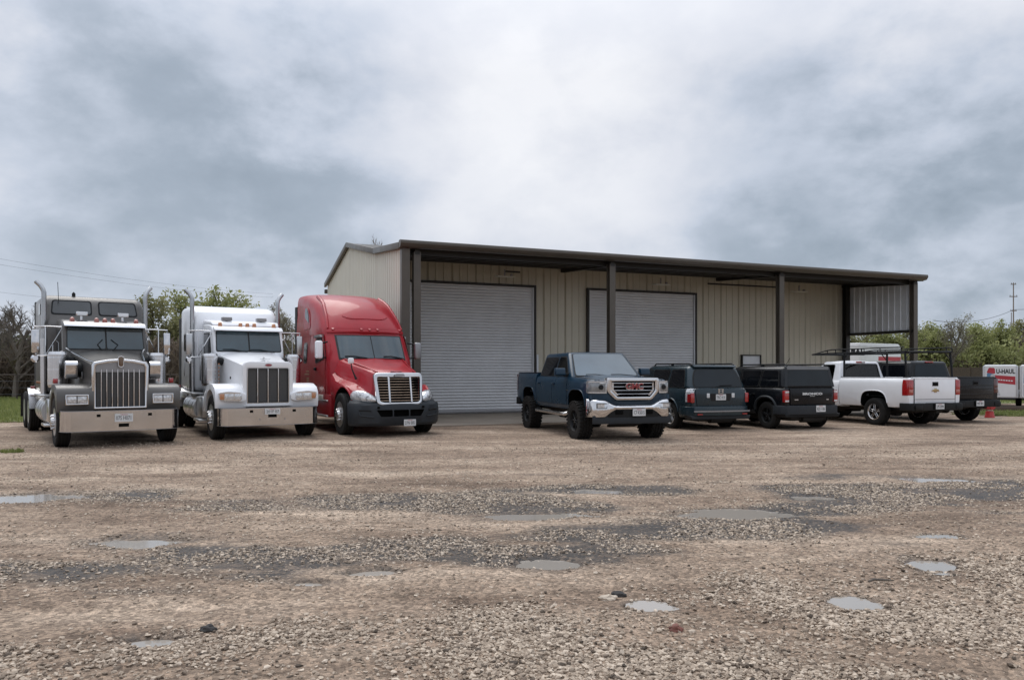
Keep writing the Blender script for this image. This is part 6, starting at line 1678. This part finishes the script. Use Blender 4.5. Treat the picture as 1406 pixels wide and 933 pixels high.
# left: behind the semi trucks
G2 = 'leafy trees behind the semi trucks'
for x, y, kd, s, l in [(-23.6, 57, 'green_a', 1.08, 'leafy green tree rising over the white semi sleeper'), (-20.6, 56, 'green_b', 1.15, 'round green tree above the middle of the white semi roof'),
                       (-24.6, 54, 'olive', 1.02, 'olive green tree filling the gap between grey and white semis'), (-17.8, 58, 'bud', .90, 'pale budding tree between the white and red semis'), (-19.0, 62, 'bud', .98, 'thin pale tree just left of the red semi')]:
    tree(kd, x, y, s, rt.uniform(0, 6.28), l, None)
for x, y, kd, s, l in [(-28.6, 44, 'bare', .95, 'dark bare branching tree left of the grey semi'), (-32.5, 47, 'bare', 1.0, 'dark bare tree at the left edge behind the fence')]:
    tree(kd, x, y, s, rt.uniform(0, 6.28), l, None)
L3 = 'leafless brown scrub tree in the thicket left of the semis'
for x, y, kd, s, sz in [(-35.5, 50, 'bare_b', .75, .8), (-31, 50, 'bare_b', .72, .8), (-28, 51, 'bare_b', .7, .8), (-25.6, 50, 'bare_b', .75, .75), (-23.5, 51, 'bare_b', .7, .8), (-38, 52, 'bare_b', .8, .8)]:
    tree(kd, x, y, s, rt.uniform(0, 6.28), L3, 'scrub trees in the left thicket', 'scrub_tree', sz)
tree('bare_b', -8.5, 47.5, .85, .6, 'bare tree tips showing above the workshop roof valley', None, 'tree', 1.98)

# brushwood massed along the horizon and at the fences
def brush(name, x0, x1, y0, y1, h, n, size, matn, label, seed, top=.5):
    rg_ = np.random.default_rng(seed)
    x = x0 + (x1 - x0) * rg_.random(n); y = y0 + (y1 - y0) * rg_.random(n)
    hh = h * (1 - top + 2 * top * fbm(x * .22 + seed, y * .1 + 3, 4))
    zz_ = hh * rg_.random(n) ** .8
    c = np.stack([x, y, zz_], 1)
    d1 = rg_.normal(0, 1, (n, 3)) + np.array([0, 0, 1.4 if 'brush' in name else 0]); d1 /= np.linalg.norm(d1, axis=1)[:, None]
    d2 = np.cross(d1, rg_.normal(0, 1, (n, 3))); d2 /= np.linalg.norm(d2, axis=1)[:, None]
    s_ = (size * (.5 + rg_.random(n)))[:, None]; wdt = .10 if 'brush' in name else .6
    V = np.stack([c - d1 * s_, c + d2 * s_ * wdt, c + d1 * s_, c - d2 * s_ * wdt], 1).reshape(-1, 3)
    V[:, 2] = np.maximum(V[:, 2], -.05)
    o = P(name, np_mesh(name, V, np.arange(n * 4).reshape(-1, 4), 4, smooth=False), matn, kind='stuff')
    o['label'] = label; o['category'] = 'brush'
    return o
leafmat('brush_stem', (0.095, 0.074, 0.056), (0.22, 0.175, 0.135))
leafmat('leaf_far', (0.075, 0.085, 0.045), (0.16, 0.165, 0.09))
brush('brush_thicket', -44, -20, 45, 52, 3.4, 26000, .42, 'brush_stem', 'dense brown leafless brush behind the left fence', 3)
brush('undergrowth', -36, -18, 50, 56, 2.6, 6000, .16, 'leaf_olive', 'dull green undergrowth mixed into the left brush', 4)
brush('brush_bank', 22, 62, 62, 70, 2.6, 16000, .4, 'brush_stem', 'brown brush at the foot of the trees at right', 5)
brush('undergrowth', 22, 62, 61.5, 68, 3.6, 14000, .16, 'leaf_spring', 'light green undergrowth between the trees at right', 6)
brush('far_wood', -190, 190, 150, 175, 7.0, 52000, .75, 'leaf_far', 'distant low woodland along the horizon', 8, .35)

# ------------------------------------------------------------------ grass
def grass_field(name, x0, x1, y0, y1, edge, n, h, label, seed):
    rg_ = np.random.default_rng(seed)
    x = x0 + (x1 - x0) * rg_.random(n); y = y0 + (y1 - y0) * rg_.random(n)
    k = edge(x, y) + (fbm(x * .9 + seed, y * .9, 4) - .5) * 1.6 > 0
    x, y = x[k], y[k]; n = len(x)
    a = rg_.random(n) * 6.28; hh = h * (.4 + rg_.random(n)); w = .012 + .02 * rg_.random(n)
    lx, ly = rg_.normal(0, .35, n) * hh, rg_.normal(0, .35, n) * hh
    gz = ground_h(x, y)
    V = np.stack([np.stack([x - np.cos(a) * w, y - np.sin(a) * w, gz - .01], 1), np.stack([x + np.cos(a) * w, y + np.sin(a) * w, gz - .01], 1), np.stack([x + lx, y + ly, gz + hh], 1)], 1).reshape(-1, 3)
    o = P(name, np_mesh(name, V, np.arange(n * 3).reshape(-1, 3), 3, smooth=False), 'grass_blade', kind='stuff')
    o['label'] = label; o['category'] = 'grass'
def turf_material():
    mat('turf', (.15, .175, .06), .9, 0, 0, var=.35, vscale=.8, bump=.8, bscale=25, dirt=.5, dirtcol=(.20, .16, .10))
turf_material()
def turf(name, x0, x1, y0, y1, seed, rag=.8):
    rd = random.Random(seed); n = 40; pts = []
    per = []
    for k in range(n): per.append((x0 + (x1 - x0) * k / n, y0))
    for k in range(n): per.append((x1, y0 + (y1 - y0) * k / n))
    for k in range(n): per.append((x1 - (x1 - x0) * k / n, y1))
    for k in range(n): per.append((x0, y1 - (y1 - y0) * k / n))
    pts = [(x + rd.gauss(0, rag * .4), y + rd.gauss(0, rag * .4), .024) for x, y in per]
    P(name, (pts, [tuple(range(len(pts)))]), 'turf', smooth=0, kind='structure')
turf('grass_verge', -60, -14.6, 23.8, 58, 1)
turf('grass_verge', 21, 70, 37.5, 62, 2)
turf('grass_verge', 17.0, 22.5, 26.8, 29.4, 3, .5)
grass_field('grass', -30, -13.2, 22.2, 45, lambda x, y: np.minimum(-13.9 - x - (y - 22) * .05, (y - 23.6)) * 1.2, 60000, .13, 'short green grass left of the grey semi', 11)
grass_field('grass', 20, 46, 36.5, 50, lambda x, y: y - 37.6, 26000, .16, 'green grass beneath the rental trailers', 12)
grass_field('grass', 15.8, 23, 25.2, 29.6, lambda x, y: .6 - np.abs(y - 27.8) * .45 - np.maximum(0, 17.0 - x) * .8, 9000, .10, 'tufts of grass around the red hydrant', 13)
grass_field('grass', -10.2, -9.3, 14.2, 15.2, lambda x, y: .2 - np.hypot((x + 9.75), (y - 14.7) * 1.5), 900, .06, 'small grass tuft in the gravel at lower left', 14)

# ------------------------------------------------------------------ fences
fr = thing('board_fence', 'dark weathered board fence under the trees at right', 'fence', (24, 60, 0))
rf_ = random.Random(3)
for k in range(16):
    P('fence_post', box(k * 2.4 - .05, k * 2.4 + .05, .03, .13, 0, 2.0), 'wood_fence', fr)
    bd = [box(k * 2.4 + .155 * j + .003, k * 2.4 + .155 * j + .150, -.02, .0, .05 + rf_.uniform(-.02, .02), 1.9 + rf_.uniform(-.04, .05)) for j in range(15)]
    P('board_panel', join(*bd, box(k * 2.4, k * 2.4 + 2.35, .0, .04, .4, .5), box(k * 2.4, k * 2.4 + 2.35, .0, .04, 1.5, 1.6)), 'wood_fence', fr, smooth=0, kind='stuff')
fl_ = thing('pipe_fence', 'low dark pipe and wire fence before the bare brush at left', 'fence', (-40, 40.5, 0), R(2))
for k in range(9):
    P('fence_post', cyl((k * 2.7, 0, -.1), (k * 2.7, 0, 1.42), .04, n=8), 'rust_steel', fl_)
P('top_rail', cyl((-3, 0, 1.38), (22, 0, 1.38), .035, n=8), 'rust_steel', fl_)
for zq in (.35, .7, 1.05):
    P('fence_wire', cyl((-3, -.04, zq), (22, -.04, zq), .008, n=5), 'wire', fl_)

# ------------------------------------------------------------------ poles and wires
up = thing('utility_pole', 'pale wooden pole seen under the hanging canopy end panel', 'pole', (27.6, 52.5, 0))
P('pole_shaft', tube([(0, 0, -.1), (.03, 0, 3), (-.02, 0, 6.0)], [.17, .15, .12], 10), 'wood_pole', up)
ms = thing('power_mast', 'tall thin power mast on the skyline at far right', 'mast', (98.3, 150, 0))
P('mast_shaft', tube([(0, 0, 0), (0, 0, 19.0)], [.16, .09], 8), 'wood_pole', ms)
for zq, w in ((18.6, .5), (16.2, .75), (13.4, .6)):
    P('crossarm', box(-w, w, -.08, .08, zq, zq + .16), 'wood_pole', ms)
    P('insulator', join(*[cyl((x, 0, zq + .16), (x, 0, zq + .42), .06, .03, n=6) for x in (-w + .1, w - .1)]), 'wire', ms)
P('second_shaft', cyl((2.2, 4, 0), (2.2, 4, 13.5), .07, n=6), 'wood_pole', ms)
def sag(a, b, s, n=14):
    a, b = Vector(a), Vector(b)
    return [tuple(a.lerp(b, k / n) - Vector((0, 0, 4 * s * (k / n) * (1 - k / n)))) for k in range(n + 1)]
w_ = P('power_line', tube(sag((98.3, 150, 13.7), (66, 120, 9.6), 1.1), .045, 5), 'wire'); tag(w_, 'sagging power line running left from the far mast', 'wire')
w_ = P('power_line', tube(sag((98.3, 150, 13.7), (150, 165, 19), .8), .045, 5), 'wire'); tag(w_, 'power line leaving the frame right of the mast', 'wire')
for i, (z0, z1, l) in enumerate(((10.6, 10.9, 'topmost power line in the sky at upper left'), (10.1, 10.45, 'second power line just below the topmost at left'))):
    w_ = P('power_line', tube(sag((-46, 62, z0 + .9), (-30, 96, z1 + .4), .5), .009, 5), 'wire'); tag(w_, l, 'wire')
w_ = P('power_line', tube(sag((-46, 62, 8.6), (-34, 76, 8.1), .3), .008, 5), 'wire'); tag(w_, 'lowest single wire above the bare trees at left', 'wire')

# ------------------------------------------------------------------ yard things at right
for x, y, l, rz in ((20.2, 30.6, 'dark timber lying on the dirt below the left trailer', .03), (24.0, 30.7, 'dark timber lying on the dirt at the right edge', -.02)):
    o = P('timber', box(-1.8, 1.8, -.10, .10, 0.0, .17, .015), 'wood_fence'); o.location = (x, y, 0); o.rotation_euler = (0, 0, rz); tag(o, l, 'timber')
hy = thing('fire_hydrant', 'short red hydrant with pale band beside the black pickup', 'hydrant', (15.95, 25.55, 0))
rot90 = Matrix.Rotation(R(90), 4, 'X')
P('base_flange', xf(lathe([(.001, -.03), (.34, -.03), (.34, .015), (.20, .02), (.001, .02)], 20), rot90), 'concrete', hy)
P('barrel', xf(lathe([(.001, .02), (.155, .02), (.15, .06), (.135, .10), (.115, .24), (.10, .245), (.001, .245)], 20), rot90), 'hydrant_red', hy)
P('band', xf(lathe([(.001, .245), (.085, .245), (.085, .30), (.001, .30)], 18), rot90), 'hydrant_band', hy)
P('bonnet', join(xf(lathe([(.001, .30), (.10, .30), (.125, .34), (.12, .39), (.085, .44), (.04, .47), (.001, .475)], 18), rot90), cyl((0, 0, .47), (0, 0, .51), .025, n=5)), 'hydrant_red', hy)
P('outlet_cap', join(cyl((-.16, 0, .36), (.16, 0, .36), .05, n=10), cyl((0, -.17, .35), (0, 0, .35), .06, n=10)), 'hydrant_red', hy)

def trailer(x, y, rz, label):
    t = thing('cargo_trailer', label, 'trailer', (x, y, 0), rz, 'rental cargo trailers')
    w, d, z0, z1 = .62, 2.4, .38, 1.86
    b = P('trailer_box', box(-w, w, 0, d, z0, z1, .07, 4), 'trailer_white', t)
    for s_ in (1, -1):
        P('corner_post', box(s_ * w - .045, s_ * w + .045, -.012, .08, z0 + .02, z1 - .05, .02), 'print_grey', b)
    f = lambda a, q, o: (a * .87, -o, q)
    sgn = P('printed_sign', plate([(-.66, .46), (.66, .46), (.66, 1.80), (-.66, 1.80)], f, .004, .006), 'trailer_white', b, smooth=0)
    P('sign_lettering', xf(text('U-HAUL', .27, .003, .70, .010), face_m((.19, -.007, 1.56), (1, 0, 0), (0, 0, 1))), 'ink', sgn, smooth=0, label='bold black U-HAUL lettering')
    P('red_stripe', plate([(-.18, 1.06), (.64, .98), (.64, 1.34), (-.24, 1.40)], f, .008, .003), 'print_red', sgn, smooth=0)
    P('stripe_print', join(*[plate([(-.10 + .11 * k, 1.17 - .009 * k), (-.02 + .11 * k, 1.165 - .009 * k), (-.02 + .11 * k, 1.215 - .009 * k), (-.10 + .11 * k, 1.22 - .009 * k)], f, .011, .002) for k in range(6)]), 'trailer_white', sgn, smooth=0)
    P('blue_print', plate(rnd([(-.60, 1.02), (-.28, 1.02), (-.22, 1.2), (-.36, 1.56), (-.58, 1.5)], .06), f, .008, .003), 'print_blue', sgn, smooth=0)
    P('red_print', plate(rnd([(-.60, 1.50), (-.22, 1.46), (-.24, 1.72), (-.5, 1.74)], .06), f, .010, .003), 'print_red', sgn, smooth=0)
    P('pale_print', plate([(-.33 + .1 * math.cos(a), 1.34 + .12 * math.sin(a)) for a in np.linspace(0, 6.28, 14, endpoint=False)], f, .013, .003), 'print_grey', sgn, smooth=0)
    P('grey_print', plate([(-.62, .50), (.0, .50), (-.16, .95), (-.62, .98)], f, .008, .003), 'print_grey', sgn, smooth=0)
    P('chassis_frame', join(box(-w + .05, w - .05, -.05, d, .30, .37), tube([(-.5, d, .33), (0, d + 1.2, .40)], .04, 6), tube([(.5, d, .33), (0, d + 1.2, .40)], .04, 6)), 'chassis', t)
    for sg in (1, -1):
        wo = P('wheel', xf(lathe([(.001, -.07), (.15, -.07), (.17, -.09), (.29, -.08), (.31, -.05), (.31, .05), (.29, .08), (.17, .09), (.15, .07), (.001, .07)], 24), Matrix.Rotation(R(90), 4, 'Z')), 'rubber', t)
        wo.location = (sg * (w + .12), 1.2, .31)
        P('mudguard', prism([(1.2 + .42 * math.cos(a), .31 + .42 * math.sin(a)) for a in np.linspace(R(10), R(170), 9)] + [(1.2 + .38 * math.cos(a), .31 + .38 * math.sin(a)) for a in np.linspace(R(170), R(10), 9)], *sorted((sg * w, sg * (w + .24))), 'x'), 'trailer_white', t)
    return t
trailer(21.7, 34.0, R(-32), 'white rental cargo trailer with red stripe, left of the two')
trailer(22.86, 33.26, R(-34), 'white rental cargo trailer cut off by the right edge')

bt = thing('box_truck', 'white rental box truck behind the ladder rack', 'truck', (20.9, 46.0, 0), R(32))
b = P('cargo_box', prism(rnd([(0, .95), (4.3, .95), (4.3, 2.35), (4.25, 3.12), (4.0, 3.29), (0, 3.29)], .05), 0, 2.3, 'y', .03, 2), 'trailer_white', bt)
P('roof_rail', join(box(-.01, 4.0, -.015, .02, 3.05, 3.12), box(-.015, .02, 0, 2.3, 3.05, 3.12)), 'print_grey', b)
P('red_stripe', join(box(1.9, 4.26, -.006, .0, 2.22, 2.48)), 'print_red', b)
P('lower_stripe', join(box(.02, 4.26, -.006, .0, 2.06, 2.16)), 'hydrant_band', b)
P('cab', prism(rnd([(4.2, .6), (4.2, 2.3), (5.0, 2.25), (5.6, 1.5), (6.5, 1.35), (6.6, .6)], .1), .15, 2.15, 'y', .06, 2), 'trailer_white', bt)
P('side_window', prism([(4.4, 1.5), (5.4, 1.5), (4.95, 2.1), (4.4, 2.12)], .14, .16, 'y'), 'glass', bt)
P('chassis_frame', box(0, 6.3, .6, 1.7, .5, .92), 'chassis', bt)
for x in (.9, 5.7):
    for y in (.15, 2.15):
        wo = P('wheel', lathe([(.001, -.1), (.2, -.1), (.22, -.13), (.38, -.12), (.40, -.08), (.40, .08), (.38, .12), (.22, .13), (.2, .1), (.001, .1)], 24), 'rubber', bt); wo.location = (x, y, .40)

# ------------------------------------------------------------------ odd lumps on the lot
def lump(name, x, y, sx, sy, sz, matn, label, cat, seed):
    v, f = ico(3); rg_ = np.random.default_rng(seed)
    d = 1 + .5 * (fbm(v[:, 0] * 1.6 + seed, v[:, 1] * 1.6 + v[:, 2] * 2.1 + 30, 3) - .5) * 2
    v = v * d[:, None] * np.array([sx, sy, sz])
    o = P(name, np_mesh(name, v, f, 3, smooth=False), matn); o.location = (x, y, float(ground_h(np.array([x]), np.array([y]))[0]) + sz * .3)
    tag(o, label, cat)
mat('stone_dark', (.045, .042, .040), .9, 0, 0, var=.3, vscale=20, bump=.6)
mat('stone_pale', (.52, .44, .35), .9, 0, 0, var=.25, vscale=20, bump=.6)
mat('stone_red', (.20, .085, .065), .85, 0, 0, var=.3, vscale=20, bump=.6)
lump('rock', .75, 5.38, .055, .035, .024, 'stone_dark', 'dark chunk lying behind the puddle right of centre', 'rock', 3)
lump('rock', .66, 5.28, .06, .04, .03, 'stone_pale', 'pale flat rock beside the dark chunk near the centre puddle', 'rock', 5)
lump('rock', .99, 4.62, .04, .03, .028, 'stone_red', 'small reddish stone in the gravel below the centre puddle', 'rock', 7)
lump('rock', -1.82, 4.58, .045, .03, .03, 'stone_dark', 'dark stone beside the small puddle at lower left', 'rock', 9)
st_ = P('stick', tube([(0, 0, .012), (.05, .02, .022), (.12, .01, .02), (.2, .03, .012)], [.008, .01, .008, .004], 6), 'bark'); st_.location = (2.62, 5.62, 0.0); tag(st_, 'short dark stick on the gravel at right', 'stick')
